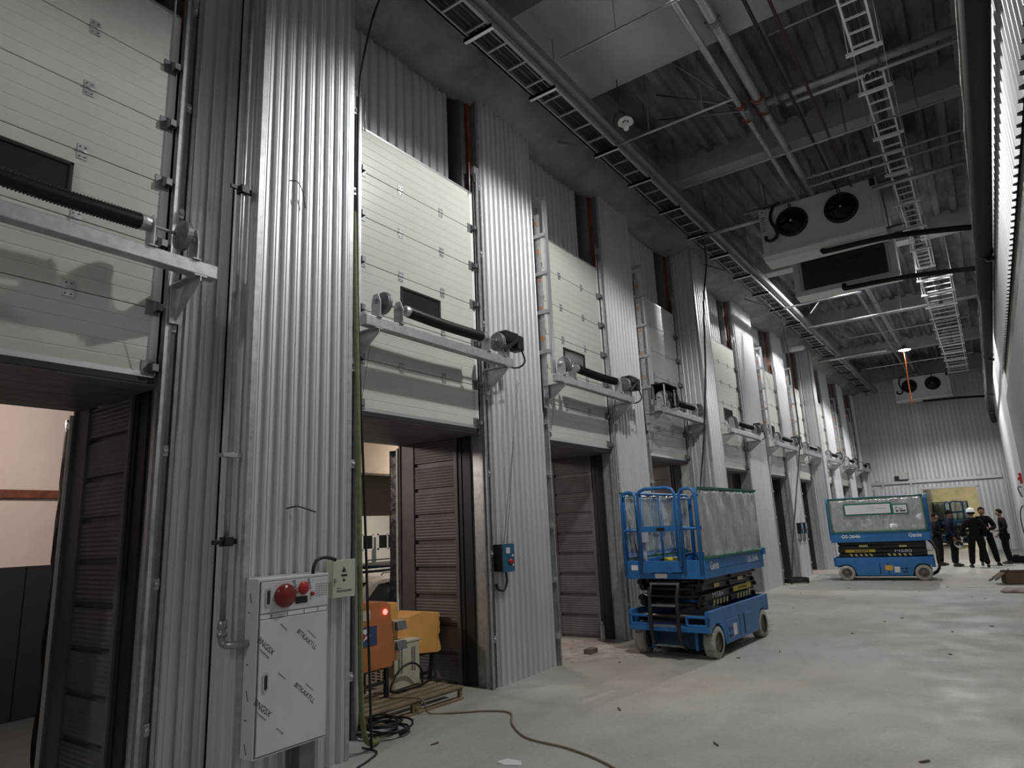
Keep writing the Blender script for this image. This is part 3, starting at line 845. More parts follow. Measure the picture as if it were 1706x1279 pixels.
# ------------------------------------------------------------------ scissor lifts (ladder end at -x)
def make_lift(code, label, loc, rz, notice):
    t = thing('scissor_lift', label, 'scissor lift', loc, rz)
    HL, HW = 1.22, .585
    # chassis: two shaped side plates, end beams with fork pockets, dark belly
    def side(z1):
        p = [(-HL, .40), (-HL, z1), (HL, z1), (HL, .40)]
        p += [(1.16, .40)] + [(.925 + .235 * math.cos(a), .21 + .235 * math.sin(a)) for a in [math.radians(q) for q in (55, 80, 105, 130, 155, 180)]]
        p += [(.66, .14), (-.66, .14)] + [(-.925 + .235 * math.cos(a), .21 + .235 * math.sin(a)) for a in [math.radians(q) for q in (0, 25, 50, 75, 100, 125)]] + [(-1.16, .40)]
        return p
    ch = MB()
    for s in (-1, 1):
        ch.prism(side(.62), 'y', s * HW, s * (HW - .05))
        ch.box(-HL, -HL + .06, s * .26, s * HW, .42, .45).box(-HL, -HL + .06, s * .26, s * HW, .53, .56).box(-HL, -HL + .06, s * .26, s * .29, .42, .56).box(-HL, -HL + .06, s * .55, s * HW, .42, .56)
        ch.box(-HL, -HL + .1, s * .0, s * HW, .35, .42)
        ch.box(-HL + .16, -HL + .5, s * .30, s * .34, .1, .42)
    ch.box(HL - .06, HL, -HW, HW, .38, .62)
    obj('chassis', ch, 'blue', t, bevel=.008)
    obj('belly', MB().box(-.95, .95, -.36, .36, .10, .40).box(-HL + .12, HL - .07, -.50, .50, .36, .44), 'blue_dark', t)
    for s in (-1, 1):
        obj('side_door', MB().box(-.62, -.12, s * HW, s * (HW + .006), .17, .44), 'blue', t, bevel=.004)
        obj('side_door', MB().box(.10, .55, s * HW, s * (HW + .006), .20, .46), 'blue', t, bevel=.004)
    for s in (-1, 1):
        for q in ((-.125, -.10), (.08, .1)): obj('panel_gap', MB().box(q[0], q[1], s * HW, s * (HW + .008), .18, .46), 'mblack', t)
        for q in ((-.56, -.43, .21, .25), (-.56, -.50, .29, .35), (-.46, -.42, .3, .34)): obj('latch_slot', MB().box(q[0], q[1], s * (HW + .006), s * (HW + .010), q[2], q[3]), 'mblack', t)
        obj('sticker', MB().box(-.38, -.25, s * (HW + .006), s * (HW + .010), .22, .37), 'paper', t)
        if notice:
            ob = obj('warning_sticker', MB().box(-.22, -.03, s * (HW + .006), s * (HW + .0085), .27, .41), 'sticker_orange', t)
            obj('yellow_oval', MB().prism([(-.125 + .085 * math.cos(2 * PI * k / 16), .34 + .055 * math.sin(2 * PI * k / 16)) for k in range(16)], 'y', s * (HW + .0085), s * (HW + .0105)), 'yellow', ob)
    for x in (-.925, .925):
        for s in (-1, 1):
            yc = s * (HW - .075)
            tp = MB().lathe([(.13, -.075), (.185, -.075), (.203, -.06), (.205, 0), (.203, .06), (.185, .075), (.13, .075)], (x, yc, .205), 'y', 32)
            for k in range(22):
                a = 2 * PI * k / 22
                tp.bar((x + .203 * math.cos(a), yc - .068, .205 + .203 * math.sin(a)), (x + .203 * math.cos(a + .14), yc - .005, .205 + .203 * math.sin(a + .14)), .008, .014, (math.cos(a), 0, math.sin(a)))
                tp.bar((x + .203 * math.cos(a + .14), yc + .005, .205 + .203 * math.sin(a + .14)), (x + .203 * math.cos(a), yc + .068, .205 + .203 * math.sin(a)), .008, .014, (math.cos(a), 0, math.sin(a)))
            wh = obj('wheel', tp, 'tire', t)
            obj('hub', MB().lathe([(.001, .05), (.05, .05), (.06, .035), (.12, .03), (.15, .065), (.15, -.065), (.001, -.065)], (x, yc, .205), 'y', 24) if s > 0 else MB().lathe([(.001, -.05), (.05, -.05), (.06, -.035), (.12, -.03), (.15, -.065), (.15, .065), (.001, .065)], (x, yc, .205), 'y', 24), 'hubm', wh)
    # folded scissor arms
    for k in range(4):
        z = .68 + k * .105
        for s in (-1, 1):
            sl = .018 if k % 2 else -.018
            yo = s * (.44 if k % 2 else .41)
            b = MB().bar((-1.08, yo, z - sl), (1.08, yo, z + sl), .05, .088)
            for q in (-1.03, 0, 1.03): b.lathe([(.001, s * .0), (.032, s * .0), (.032, s * .04), (.001, s * .04)], (q, yo + s * .02, z + sl * q), 'y', 12)
            obj('scissor_arm', b, 'mblack', t, bevel=.008)
            yi = s * .33
            obj('inner_arm', MB().bar((-1.06, yi, z + sl), (1.06, yi, z - sl), .045, .085), 'mblack', t, bevel=.008)
    for k in range(4):
        for q in (-1.02, 0, 1.02): obj('cross_tube', MB().tube([(q, -.42, .68 + k * .105), (q, .42, .68 + k * .105)], .03, 10), 'mblack', t)
    obj('cross_tube', MB().tube([(-HL + .16, -.5, .52), (-HL + .16, .5, .52)], .045, 12), 'mblack', t)
    for s in (-1, 1):
        R = (1, 0, 0) if s < 0 else (-1, 0, 0)
        yl = s * .468
        lp = obj('yellow_plate', MB().box(.1 if s < 0 else .15, .85 if s < 0 else .9, yl, yl + s * .006, .755, .83), 'yellow', t)
        bl = MB()
        for q in range(7): bl.box(.3 + q * .055, .335 + q * .055, yl + s * .006, yl + s * .0075, .775, .81)
        obj('lettering', bl, 'black_ink', lp)
        for x0 in (.22, -.72):
            hz = MB()
            for q in range(5):
                x = x0 + q * .125
                hz.prism([(x, .645), (x + .055, .645), (x + .085, .715), (x + .03, .715)], 'y', yl, yl + s * .004)
            obj('hazard_stripes', hz, 'hazard', t)
        text('fleet_code', code, .10, 'white_ink', t, (-.52, yl, .775), R, (0, 0, 1), .004, fit=.40)
        obj('arm_sticker', MB().box(-.62, -.44, yl, yl + s * .004, .88, .93), 'hazard', t)
        obj('arm_sticker', MB().box(.32, .54, yl, yl + s * .004, .90, .95), 'hazard', t)
    # platform
    pf = MB().box(-HL + .02, HL - .02, -HW + .0, HW - .0, 1.05, 1.085)
    for s in (-1, 1):
        pf.box(-HL + .02, HL, s * HW, s * (HW + .015), 1.035, 1.28)
    pf.box(-HL - .0, -HL + .02, -HW, HW, 1.035, 1.11).box(-HL, -HL + .02, -HW, -.32, 1.1, 1.28).box(-HL, -HL + .02, .32, HW, 1.1, 1.28).box(HL - .02, HL, -HW, HW, 1.035, 1.28)
    pf.box(-HL - .005, -HL + .02, -.31, .31, 1.125, 1.275)
    obj('platform', pf, 'blue', t, bevel=.006)
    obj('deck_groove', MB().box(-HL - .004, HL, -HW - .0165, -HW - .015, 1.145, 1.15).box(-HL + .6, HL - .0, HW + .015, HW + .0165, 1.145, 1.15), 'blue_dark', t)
    obj('sticker', MB().box(-HL - .008, -HL, -.06, .12, 1.045, 1.105), 'paper', t)
    obj('sticker', MB().box(-HL - .004, -HL + .0, .38, .48, 1.15, 1.22), 'paper', t)
    for s in (-1, 1):
        R = (1, 0, 0) if s < 0 else (-1, 0, 0)
        text('brand_lettering', 'Genie', .15, 'white_ink', t, (-.86, s * (HW + .015), 1.19), R, (0, 0, 1), .002, fit=.30, bold=.0028)
        text('model_lettering', 'GS-2646', .12, 'white_ink', t, (.70, s * (HW + .015), 1.19), R, (0, 0, 1), .002, fit=.48, bold=.0025)
    # guard rails
    TOP = 2.24
    def loop(pts, r, name):
        obj(name, MB().tube(smooth_path(pts, 4), r, 8), 'blue', t)
    rr = .022
    for s in (-1, 1):
        y = s * (HW - .03)
        g = MB()
        g.tube([(-HL + .05, y, 1.1), (-HL + .05, y, TOP - .10), (-HL + .07, y, TOP - .03), (-HL + .15, y, TOP), (HL - .15, y, TOP), (HL - .07, y, TOP - .03), (HL - .05, y, TOP - .10), (HL - .05, y, 1.1)], rr, 8)
        g.tube([(-HL + .05, y, 1.70), (HL - .05, y, 1.70)], rr * .8, 8)
        for x in (-.62, .0, .62): g.tube([(x, y, 1.1), (x, y, TOP)], rr * .8, 8)
        obj('side_rail', g, 'blue', t)
        g = MB(); yo, yi = s * (HW - .02), s * .33
        g.tube([(-HL, yo, 1.1), (-HL, yo, TOP - .09), (-HL, yo - s * .03, TOP - .02), (-HL, yo - s * .08, TOP), (-HL, yi + s * .08, TOP), (-HL, yi + s * .03, TOP - .02), (-HL, yi, TOP - .09), (-HL, yi, 1.1)], rr, 8)
        g.tube([(-HL, yo, 1.70), (-HL, yi, 1.70)], rr * .8, 8)
        obj('end_rail', g, 'blue', t)
    g = MB()
    g.tube([(-HL - .03, -.29, 1.2), (-HL - .03, -.29, TOP - .08), (-HL - .03, -.25, TOP + .0), (-HL - .03, -.17, TOP + .03), (-HL - .03, .17, TOP + .03), (-HL - .03, .25, TOP + .0), (-HL - .03, .29, TOP - .08), (-HL - .03, .29, 1.2)], rr * 1.15, 8)
    g.bar((-HL - .03, -.29, 1.71), (-HL - .03, .29, 1.71), .03, .075)
    g.box(-HL - .04, -HL - .02, -.29, .29, 1.125, 1.27)
    obj('gate', g, 'blue', t)
    obj('gate_latch', MB().box(-HL - .055, -HL - .03, -.1, .02, 1.685, 1.725), 'mblack', t)
    g = MB()
    g.tube([(HL, -HW + .04, 1.1), (HL, -HW + .04, TOP - .06), (HL, -HW + .1, TOP), (HL, HW - .1, TOP), (HL, HW - .04, TOP - .06), (HL, HW - .04, 1.1)], rr, 8)
    g.tube([(HL, -HW + .04, 1.70), (HL, HW - .04, 1.70)], rr * .8, 8)
    g.bar((HL - .0, -HW - .02, 1.28), (HL + .05, -HW - .02, 1.28), .05, .1)
    g.tube([(HL, 0, 1.1), (HL, 0, TOP)], rr * .8, 8)
    obj('end_rail', g, 'blue', t)
    g = MB()     # inner sliding extension rails
    for s in (-1, 1):
        g.tube([(.35, s * .47, 1.1), (.35, s * .47, TOP - .2), (.42, s * .47, TOP - .08), (.55, s * .47, TOP - .06), (HL - .1, s * .47, TOP - .06)], rr * .8, 8)
    obj('extension_rail', g, 'blue', t)
    # film-covered side panels with green edging
    for s in (-1, 1):
        rnd = random.Random(11 + s); vs = []; fs = []; nx, nz_ = 28, 10
        for a in range(nx + 1):
            for c in range(nz_ + 1):
                ed = 0 if a in (0, nx) or c in (0, nz_) else 1
                vs.append((-1.16 + 2.32 * a / nx, s * (HW + .012) + ed * (.010 * math.sin(a * .9 + c * .5) + rnd.uniform(-.008, .008)), 1.30 + .95 * c / nz_))
        for a in range(nx):
            for c in range(nz_):
                q = a * (nz_ + 1) + c
                fs.append((q, q + 1, q + nz_ + 2, q + nz_ + 1))
        f = obj('side_sheet', MB().add(vs, fs, True), 'film', t)
        so = f.modifiers.new('thick', 'SOLIDIFY'); so.thickness = .004
        y0, y1 = s * (HW + .004), s * (HW + .032)
        e = MB().box(-1.18, 1.18, y0, y1, 2.225, 2.255).box(-1.18, 1.18, y0, y1, 1.285, 1.315)
        if notice: e.box(-1.18, -1.15, y0, y1, 1.285, 2.255).box(1.15, 1.18, y0, y1, 1.285, 2.255)
        obj('green_edging', e, 'green', f)
        if notice and s > 0:
            R = -1
            ng = obj('notice_board', MB().box(-.42, .78, HW + .03, HW + .045, 1.76, 2.09), 'green', t)
            obj('notice_sheet', MB().box(-.38, .74, HW + .045, HW + .048, 1.80, 2.05), 'paper', ng)
            ln = MB()
            for r_ in range(3):
                for q in range(4): ln.box(.0 + q * .05, .025 + q * .05, HW + .048, HW + .0488, 1.87 + r_ * .055, 1.885 + r_ * .055)
            ln.box(-.28, -.04, HW + .048, HW + .0488, 1.93, 1.938)
            obj('lettering', ln, 'galv_dark', ng)
            ng = obj('notice_board', MB().box(-.80, -.42, HW + .03, HW + .045, 1.76, 2.03), 'green', t)
            obj('notice_sheet', MB().box(-.77, -.45, HW + .045, HW + .048, 1.79, 2.0), 'paper', ng)
            ln = MB().box(-.74, -.6, HW + .048, HW + .0488, 1.82, 1.86).box(-.57, -.5, HW + .048, HW + .0488, 1.82, 1.86).box(-.56, -.5, HW + .048, HW + .0488, 1.93, 1.95).box(-.66, -.58, HW + .048, HW + .0488, 1.89, 1.91).box(-.54, -.49, HW + .048, HW + .0488, 1.88, 1.9)
            obj('lettering', ln, 'black_ink', ng)
    # entry ladder
    for s in (-1, 1):
        ys = .02 if not notice else 0
        y = s * .20
        obj('ladder_rail', MB().tube([(-HL + .08, y, 1.04), (-HL + .0, y, .95), (-HL - .07, y, .80), (-HL - .09, y, .45), (-HL - .08, y, .30), (-HL - .02, y, .20), (-HL + .1, y, .13)], .028, 8), 'mblack', t)
    for z in (.96, .68, .42, .16):
        obj('ladder_rung', MB().box(-HL - (.07 if z < .9 and z > .2 else .0) - .02, -HL - (.07 if z < .9 and z > .2 else .0) + .035, -.21, .21, z, z + .025), 'galv_dark', t)
    # platform controls and power lead
    obj('platform_control', MB().box(-HL + .12, -HL + .22, .28, .46, 1.52, 1.74).bar((-HL + .2, .36, 1.1), (-HL + .2, .36, 1.55), .05, .06), 'screen', t, bevel=.01)
    obj('control_lead', MB().tube(smooth_path([(-HL + .2, .44, 1.7), (-HL + .2, .5, 1.55), (-HL + .22, .46, 1.3), (-HL + .25, .4, 1.12)]), .01, 6), 'cable', t)
    return t
lift1 = make_lift('M584', 'blue scissor lift with ladder end facing the camera, beside the third dock door', (-3.80, 10.16, 0), PI / 2 - .043, False)
lift2 = make_lift('M580', 'blue scissor lift seen side-on with a green-edged notice, in front of the group of men', (-2.74, 21.75, 0), PI + .075, True)
for o in (lift1, lift2): o['group'] = 'scissor lifts'
lift3 = copy_tree(lift1, (-2.15, 43.2, 0))
lift3['label'] = 'blue lift machine standing in the room beyond the far opening'
lift3.rotation_euler.z = PI / 2 + .5
# things lying on the near lift's platform
t = thing('power_drill', 'yellow and black power drill lying on the near scissor lift platform', 'power drill', (-3.80, 9.18, 1.085), .5)
obj('body', MB().tube([(-.11, 0, .19), (.07, 0, .19)], [.04, .045], 10).bar((.03, 0, .19), (.06, 0, .03), .05, .06), 'yellow', t)
obj('battery', MB().box(0, .11, -.045, .045, 0, .06), 'black', t, bevel=.008)
obj('chuck', MB().tube([(-.11, 0, .19), (-.17, 0, .19)], [.03, .018], 10), 'black', t)
rag = MB(); rnd = random.Random(2)
for k in range(9): rag.ball((rnd.uniform(-.16, .16), rnd.uniform(-.1, .1), .045), rnd.uniform(.05, .075), 8, 5, (1.3, 1, .75))
tag(obj('plastic_bag', rag, 'paper', None, (-4.02, 9.30, 1.085)), 'crumpled white plastic bag on the near scissor lift platform', 'bag')
tag(obj('tool_bag', MB().box(-.14, .14, -.1, .1, 0, .17).tube(smooth_path([(-.1, 0, .17), (-.06, 0, .25), (.06, 0, .25), (.1, 0, .17)]), .012, 6), 'mblack', None, (-3.58, 9.34, 1.085), .03), 'black tool bag beside the drill on the near scissor lift', 'bag')

# ------------------------------------------------------------------ evaporators
def make_evap(label, loc, rz, cabling=True):
    t = thing('evaporator', label, 'evaporator', loc, rz)
    W, D, H = 2.18, .53, 1.0
    obj('casing', MB().box(.14, W - .14, 0, D, 0, H).box(.14, W - .14, D, D + .02, .93, H), 'unit_white', t, bevel=.01)
    obj('end_panel', MB().box(0, .14, -.01, D + .02, .02, H + .01), 'unit_white', t, bevel=.008)
    obj('end_panel', MB().box(W - .14, W, -.01, D + .02, .02, H + .01), 'unit_white', t, bevel=.008)
    obj('drip_tray', MB().prism([(-.05, .02), (-.05, -.03), (.06, -.10), (D + .05, -.10), (D + .05, .02)], 'x', -.01, W + .01), 'unit_white', t)
    fn = MB(); fn.box(.2, W - .2, D, D + .012, .03, .93)
    for k in range(18): fn.box(.2, W - .2, D + .012, D + .045, .045 + k * .049, .062 + k * .049)
    obj('coil', fn, 'fin', t)
    for x in (.61, 1.52):
        c = (x, 0, .58)
        f = obj('fan', MB().lathe([(.25, .02), (.25, -.05), (.285, -.065), (.30, -.04), (.31, .0)], c, 'y', 36), 'black', t)
        bl = MB()
        for k in range(5):
            a = 2 * PI * k / 5
            p = []
            for r, w_, tw in ((.06, .25, .03), (.15, .40, .025), (.245, .42, .015)):
                p += [(x + r * math.cos(a - w_), -.005 - tw,   .58 + r * math.sin(a - w_)), (x + r * math.cos(a + w_), -.005 + tw * .3,   .58 + r * math.sin(a + w_))]
            bl.add(p, [(0, 1, 3, 2), (2, 3, 5, 4)])
        bl.v = [(a, b - .022, c_) for a, b, c_ in bl.v]
        obj('fan_shade_disc', MB().lathe([(.262, -.002), (.262, -.006), (.001, -.006)], c, 'y', 28), 'black', f)  # black disc on the casing front paints the shade inside the fan
        b_ = obj('blades', bl, 'black', f)
        gr = MB()
        for r in (.05, .085, .12, .155, .19, .225, .26):
            gr.tube([(x + r * math.cos(2 * PI * k / 28), -.062 - .02 * (1 - r / .26),   .58 + r * math.sin(2 * PI * k / 28)) for k in range(28)], .0035, 4, closed=True)
        for k in range(4):
            a = PI * k / 4 + .3
            gr.tube([(x + .28 * math.cos(a), -.06,   .58 + .28 * math.sin(a)), (x, -.085, .58), (x - .28 * math.cos(a), -.06, .58 - .28 * math.sin(a))], .004, 4)
        obj('guard', gr, 'black', f)
        obj('hub_badge', MB().lathe([(.022, -.088), (.022, -.094), (.001, -.095)], c, 'y', 14), 'enamel', f)
        obj('fan_lead', MB().tube(smooth_path([(x - .01, -.05, .88), (x - .02, -.04, .95), (x + .02, -.03, .96), (x + .03, -.04, .88)]), .01, 6), 'cable', f)
    lv = MB()
    for k in range(7): lv.box(.035, .105, -.014, -.009, .52 + k * .05, .54 + k * .05)
    lv.box(.05, .09, -.014, -.009, .93, .97)
    obj('vent_slot', lv, 'galv_dark', t)
    obj('conduit_hose', MB().tube(smooth_path([(.09, -.02, .40), (.11, -.07, .30), (.22, -.09, .26), (.32, -.09, .34), (.31, -.08, .50), (.24, -.07, .66), (.24, -.06, .82), (.30, -.04, .98), (.42, -.02, 1.06)]), .032, 9), 'cable', t)
    obj('junction', MB().box(W - .12, W - .03, -.06, -.01, .84, .98), 'dock_black', t)
    hr = MB()
    for x in (.07, W - .07, W / 2):
        for y in (.06, D - .06): hr.tube([(x, y, H), (x, y, 8.84 - loc[2])], .01, 6)
    hr.box(-.3, W + .3, .02, .06, H + .05, H + .10).box(-.3, W + .3, D - .06, D - .02, H + .05, H + .1)
    obj('hanger_frame', hr, 'galv_dark', t)
    return t
make_evap('large white twin-fan evaporator nearest the camera, fans facing the camera', (-3.0, 13.5, 7.02), 0)
make_evap('white evaporator showing its dark finned coil, behind and below the nearest evaporator', (-.86, 16.95, 7.02), PI)
make_evap('small-looking white twin-fan evaporator hung near the far end wall', (-2.86, 34.9, 6.84), 0)

# ------------------------------------------------------------------ ceiling services
def one(name, mb, m, label, cat, loc=(0, 0, 0), group=None):
    return tag(obj(name, mb, m, None, loc), label, cat, group)
# left ladder tray with cables and its support bars
t = thing('cable_tray', 'long ladder cable tray full of cables along the top of the left wall', 'cable tray', (-4.02, 0, 7.5))
g = MB()
for x in (-.17, .17): g.box(x - .012, x + .012, -4.5, 36.6, 0, .10).box(x - .012, x + (.03 if x < 0 else -.03), -4.5, 36.6, 0, .012)
obj('side_rails', g, 'tray', t)
r0 = None
for k in range(98):
    y = -4.3 + k * .418
    if r0 is None: r0 = obj('rung', MB().box(-.17, .17, 0, .03, .005, .03), 'tray', t, (0, y, 0))
    else:
        c = r0.copy(); COL.objects.link(c); c.parent = t; c.location = (0, y, 0)
g = MB(); rnd = random.Random(8)
for k in range(8):
    x = -.12 + k * .033; a = rnd.uniform(0, 6)
    g.tube([(x + .012 * math.sin(q * .9 + a), -4.4 + q * 1.6, .05 + .012 * math.sin(q * 1.7 + a)) for q in range(26)], rnd.choice((.010, .014, .017)), 6)
obj('cable_bundle', g, 'cable', t)
obj('lid_channel', MB().box(.19, .30, -4.5, 36.6, .08, .20), 'galv_dark', t)
for k, y in enumerate((3.9, 5.40, 6.79, 8.62, 9.83, 11.15, 12.6, 13.95, 15.6, 17.2, 18.9, 20.7, 22.5, 24.3, 26.1, 27.9, 29.7, 31.5, 33.3, 35.1)):
    obj('support_bar', MB().box(-.22, .20, y - .025, y + .025, -.045, -.0).box(-.22, .2, y - .025, y - .02, -.05, 0), 'zinc_bright', t)
    obj('hanger_rod', MB().tube([(-.20, y, 0), (-.20, y, 1.4)], .007, 6).tube([(.185, y, 0), (.185, y, 1.4)], .007, 6), 'galv_dark', t)
# right ladder tray
def tray_right(y0, y1, x, z, label, wide=.26, step=.29):
    t = thing('cable_ladder', label, 'cable ladder', (x, 0, z))
    g = MB()
    for q in (-wide / 2, wide / 2): g.box(q - .012, q + .012, y0, y1, 0, .06)
    obj('side_rails', g, 'tray_light', t)
    y = y0 + .1; r0 = None
    while y < y1:
        if r0 is None: r0 = obj('rung', MB().box(-wide / 2, wide / 2, 0, .022, .01, .035), 'tray_light', t, (0, y, 0))
        else:
            c = r0.copy(); COL.objects.link(c); c.parent = t; c.location = (0, y, 0)
        y += step
    g = MB()
    for k in range(3): g.tube([(-.06 + .05 * k + .02 * math.sin(q + k), y0 + (y1 - y0) * q / 12, .05) for q in range(13)], .022, 6)
    obj('cable_bundle', g, 'cable', t)
    n = max(2, int((y1 - y0) / 1.25))
    for k in range(n):
        y = y0 + .3 + k * (y1 - y0 - .4) / (n - 1)
        obj('support_bar', MB().box(-wide / 2 - .09, wide / 2 + .07, y - .02, y + .02, -.04, 0).tube([(-wide / 2 - .06, y, 0), (-wide / 2 - .06, y, 8.8 - z)], .007, 6).tube([(wide / 2 + .05, y, 0), (wide / 2 + .05, y, 8.8 - z)], .007, 6), 'tray_light', t)
    return t
tray_right(-4, 8.75, -.40, 7.52, 'bright ladder cable tray entering at the top edge of the picture')
tray_right(9.35, 18.2, -.40, 7.52, 'bright ladder cable tray running past the right end of the near evaporators')
tray_right(18.9, 33.5, -.28, 7.54, 'wide ladder tray receding above the far room, rungs close together', .62, .5)
# main pipes with couplings
def pipe(x, r, y0, y1, z, label, cps):
    t = thing('ceiling_pipe', label, 'pipe', (x, 0, z), 0, 'main ceiling pipes')
    obj('pipe', MB().tube([(0, y0, 0), (0, y1, 0)], r, 14), 'pipe', t)
    for y in cps:
        c = MB().lathe([(r, -.05), (r * 1.28, -.05), (r * 1.28, -.02), (r * 1.12, -.015), (r * 1.12, .015), (r * 1.28, .02), (r * 1.28, .05), (r, .05)], (0, y, 0), 'y', 16)
        c.box(r * 1.2, r * 1.55, y - .045, y + .045, -.02, .02).box(-r * 1.55, -r * 1.2, y - .045, y + .045, -.02, .02)
        obj('coupling', c, 'rust' if 9 < y < 10.5 else 'galv_dark', t)
    y = y0 + 1.0
    while y < y1:
        obj('clevis_hanger', MB().tube([(r * 1.1 * math.cos(a * PI / 6), y, r * 1.1 * math.sin(a * PI / 6)) for a in range(13)][0:7] + [(-r * 1.1, y, 0)], .006, 5).tube([(0, y, r), (0, y, 8.8 - z)], .007, 6), 'galv_dark', t)
        y += 2.9
    return t
pipe(-1.95, .068, -4.5, 36.9, 8.10, 'thicker of the two long galvanised pipes under the ceiling', (7.7, 9.72, 10.08, 16.0, 22.2, 28.3, 34.4))
pipe(-2.21, .046, -4.5, 36.9, 8.04, 'thinner of the two long galvanised pipes under the ceiling', (9.65, 10.05, 16.3, 22.6, 29.0))
t = thing('cross_pipe', 'galvanised branch pipe crossing from the main pipes to the black duct', 'pipe', (-1.86, 9.90, 8.10))
obj('pipe', MB().tube([(0, 0, 0), (2.55, 0, 0)], .064, 14), 'pipe', t)
obj('flange', MB().lathe([(.058, -.03), (.10, -.03), (.10, .03), (.058, .03)], (.14, 0, 0), 'x', 18), 'galv_dark', t)
obj('flange', MB().lathe([(.058, -.02), (.085, -.02), (.085, .02), (.058, .02)], (1.55, 0, 0), 'x', 16), 'galv_dark', t)
obj('pipe', MB().tube([(.24, .17, -.06), (2.55, .17, -.06)], .033, 10), 'zinc_bright', t)
obj('tee_body', MB().tube([(-.08, -.18, 0), (-.08, .18, 0)], .085, 14).tube([(-.3, -.15, -.06), (-.3, .15, -.06)], .06, 14), 'galv_dark', t)
for k, (x0, x1, y, z, r, lab) in enumerate((
        (-3.45, -1.0, 6.32, 7.44, .016, 'thin conduit crossing under the smooth beam at the top of the picture'),
        (-3.80, -2.0, 8.50, 7.44, .018, 'thin conduit from the left tray to the pipe joint'),
        (-1.4, .4, 8.15, 7.9, .012, 'faint thin rod above the cross pipe'),
        (-3.50, .35, 10.43, 7.44, .014, 'long thin conduit just beyond the pipe joint'),
        (-1.72, .62, 11.5, 7.44, .022, 'upper of the twin conduits above the near evaporator'),
        (-1.72, .62, 11.72, 7.38, .022, 'lower of the twin conduits above the near evaporator'),
        (-.85, .62, 12.65, 7.42, .04, 'thick pale pipe at the right of the near evaporator'),
        (-3.94, -2.8, 12.61, 7.44, .045, 'pale pipe stub between the left tray and the near evaporator'),
        (-3.85, -1.9, 18.75, 7.44, .028, 'pale pipe below the second evaporator'),
        (-3.75, -.4, 21.3, 7.44, .024, 'pale pipe second behind the second evaporator'),
        (-4.40, -2.18, 26.0, 7.36, .06, 'pale pipe next to the hanging lit lamp'),
        (-3.2, .3, 23.6, 7.44, .02, 'thin far conduit before the hanging lit lamp'),
        (-3.4, .3, 29.3, 7.44, .02, 'thin conduit behind the hanging lit lamp'))):
    o = one('conduit', MB().tube([(0, 0, 0), (x1 - x0, 0, 0)], r, 8), 'pipe', lab, 'conduit', (x0, y, z), 'cross conduits')
    for q in (.3, .75):
        obj('hanger_rod', MB().tube([((x1 - x0) * q, 0, 0), ((x1 - x0) * q, 0, 8.8 - z)], .006, 5), 'galv_dark', o)
one('sprinkler_pipe', MB().tube([(0, 0, 0), (0, 16, 0)], .024, 8), 'cable', 'dark pipe running lengthwise, nearer the main pipes', 'pipe', (-1.45, -3, 7.80), 'dark lengthwise pipes')
one('sprinkler_pipe', MB().tube([(0, 0, 0), (0, 16, 0)], .02, 8), 'red_metal', 'dark red pipe running lengthwise, nearer the ladder tray', 'pipe', (-1.2, -3, 7.75), 'dark lengthwise pipes')
for a, b, lab in (((-3.75, 10.3, 8.80), (-2.25, 9.85, 8.08), 'steel brace rod meeting the pipe joint, longest'), ((-3.5, 9.6, 8.80), (-2.25, 9.75, 8.12), 'steel brace rod meeting the pipe joint, middle'), ((-3.1, 8.6, 8.80), (-2.25, 9.6, 8.10), 'steel brace rod above the pipe joint, shortest'),
                  ((-2.6, 20.9, 8.80), (-3.4, 20.0, 7.5), 'slanted brace behind the second evaporator')):
    one('brace_rod', MB().tube([(0, 0, 0), tuple(b[i] - a[i] for i in range(3))], .017, 8), 'galv_dark', lab, 'brace', a, 'brace rods')
# strut brackets from the left tray to the foam ledge
for y, lab in ((8.3, 'short strut from the left tray to the foam ledge, nearest'), (11.6, 'short strut from the left tray to the foam ledge, second'), (14.9, 'short strut from the left tray to the foam ledge, third'), (18.2, 'short strut from the left tray to the foam ledge, fourth'), (22.6, 'short strut from the left tray to the foam ledge, farthest')):
    one('wall_strut', MB().bar((0, 0, 0), (-.50, .0, .30), .03, .03), 'foam', lab, 'strut', (-4.20, y, 7.47), 'wall struts')
# black insulated main and drain branches
t = thing('drain_main', 'thick black insulated drain main along the right wall', 'insulated pipe', (.505, 0, 5.62))
obj('insulated_pipe', MB().tube([(0, -4, 0)] + [(.0, y, 0) for y in (6, 12, 20, 28)] + [(.06, 33.5, 0), (.08, 34.2, -.08), (.1, 34.6, -.2)], .106, 18), 'duct', t)
rnd = random.Random(4)
obj('seam_strip', MB().tube([(-.105 + rnd.uniform(-.008, .008), -4 + k * .5, .075 + rnd.uniform(-.015, .01)) for k in range(74)], .016, 6), 'foam', t)  # pale grey strip along one side of the pipe
for y in (5, 12, 20.5, 27, 32):
    obj('wall_bracket', MB().box(0, .11, y - .03, y + .03, -.17, -.11).lathe([(.106, -.02), (.118, -.02), (.118, .02), (.106, .02)], (0, y, 0), 'y', 18), 'mblack', t)
for (x0, z0, y, zz, lab) in ((-1.92, 6.90, 13.62, 6.68, 'black drain pipe leaving the nearest evaporator'), (-1.98, 6.90, 16.30, 6.74, 'black drain pipe leaving the coil-side evaporator'), (-1.78, 6.72, 35.0, 6.62, 'black drain pipe under the far evaporator')):
    one('drain_pipe', MB().tube(smooth_path([(0, .12, .10), (0, .0, -.03), (.10, -.01, -.05), (1.2, 0, -.08), (2.42 if x0 < -1.8 else 2.2, 0, zz - z0 - .06), (2.50 if x0 < -1.8 else 2.32, 0, zz - z0 - .12), (2.52 if x0 < -1.8 else 2.34, 0, -1.1)], 5), .052, 12), 'duct', lab, 'drain pipe', (x0, y, z0), 'evaporator drain pipes')
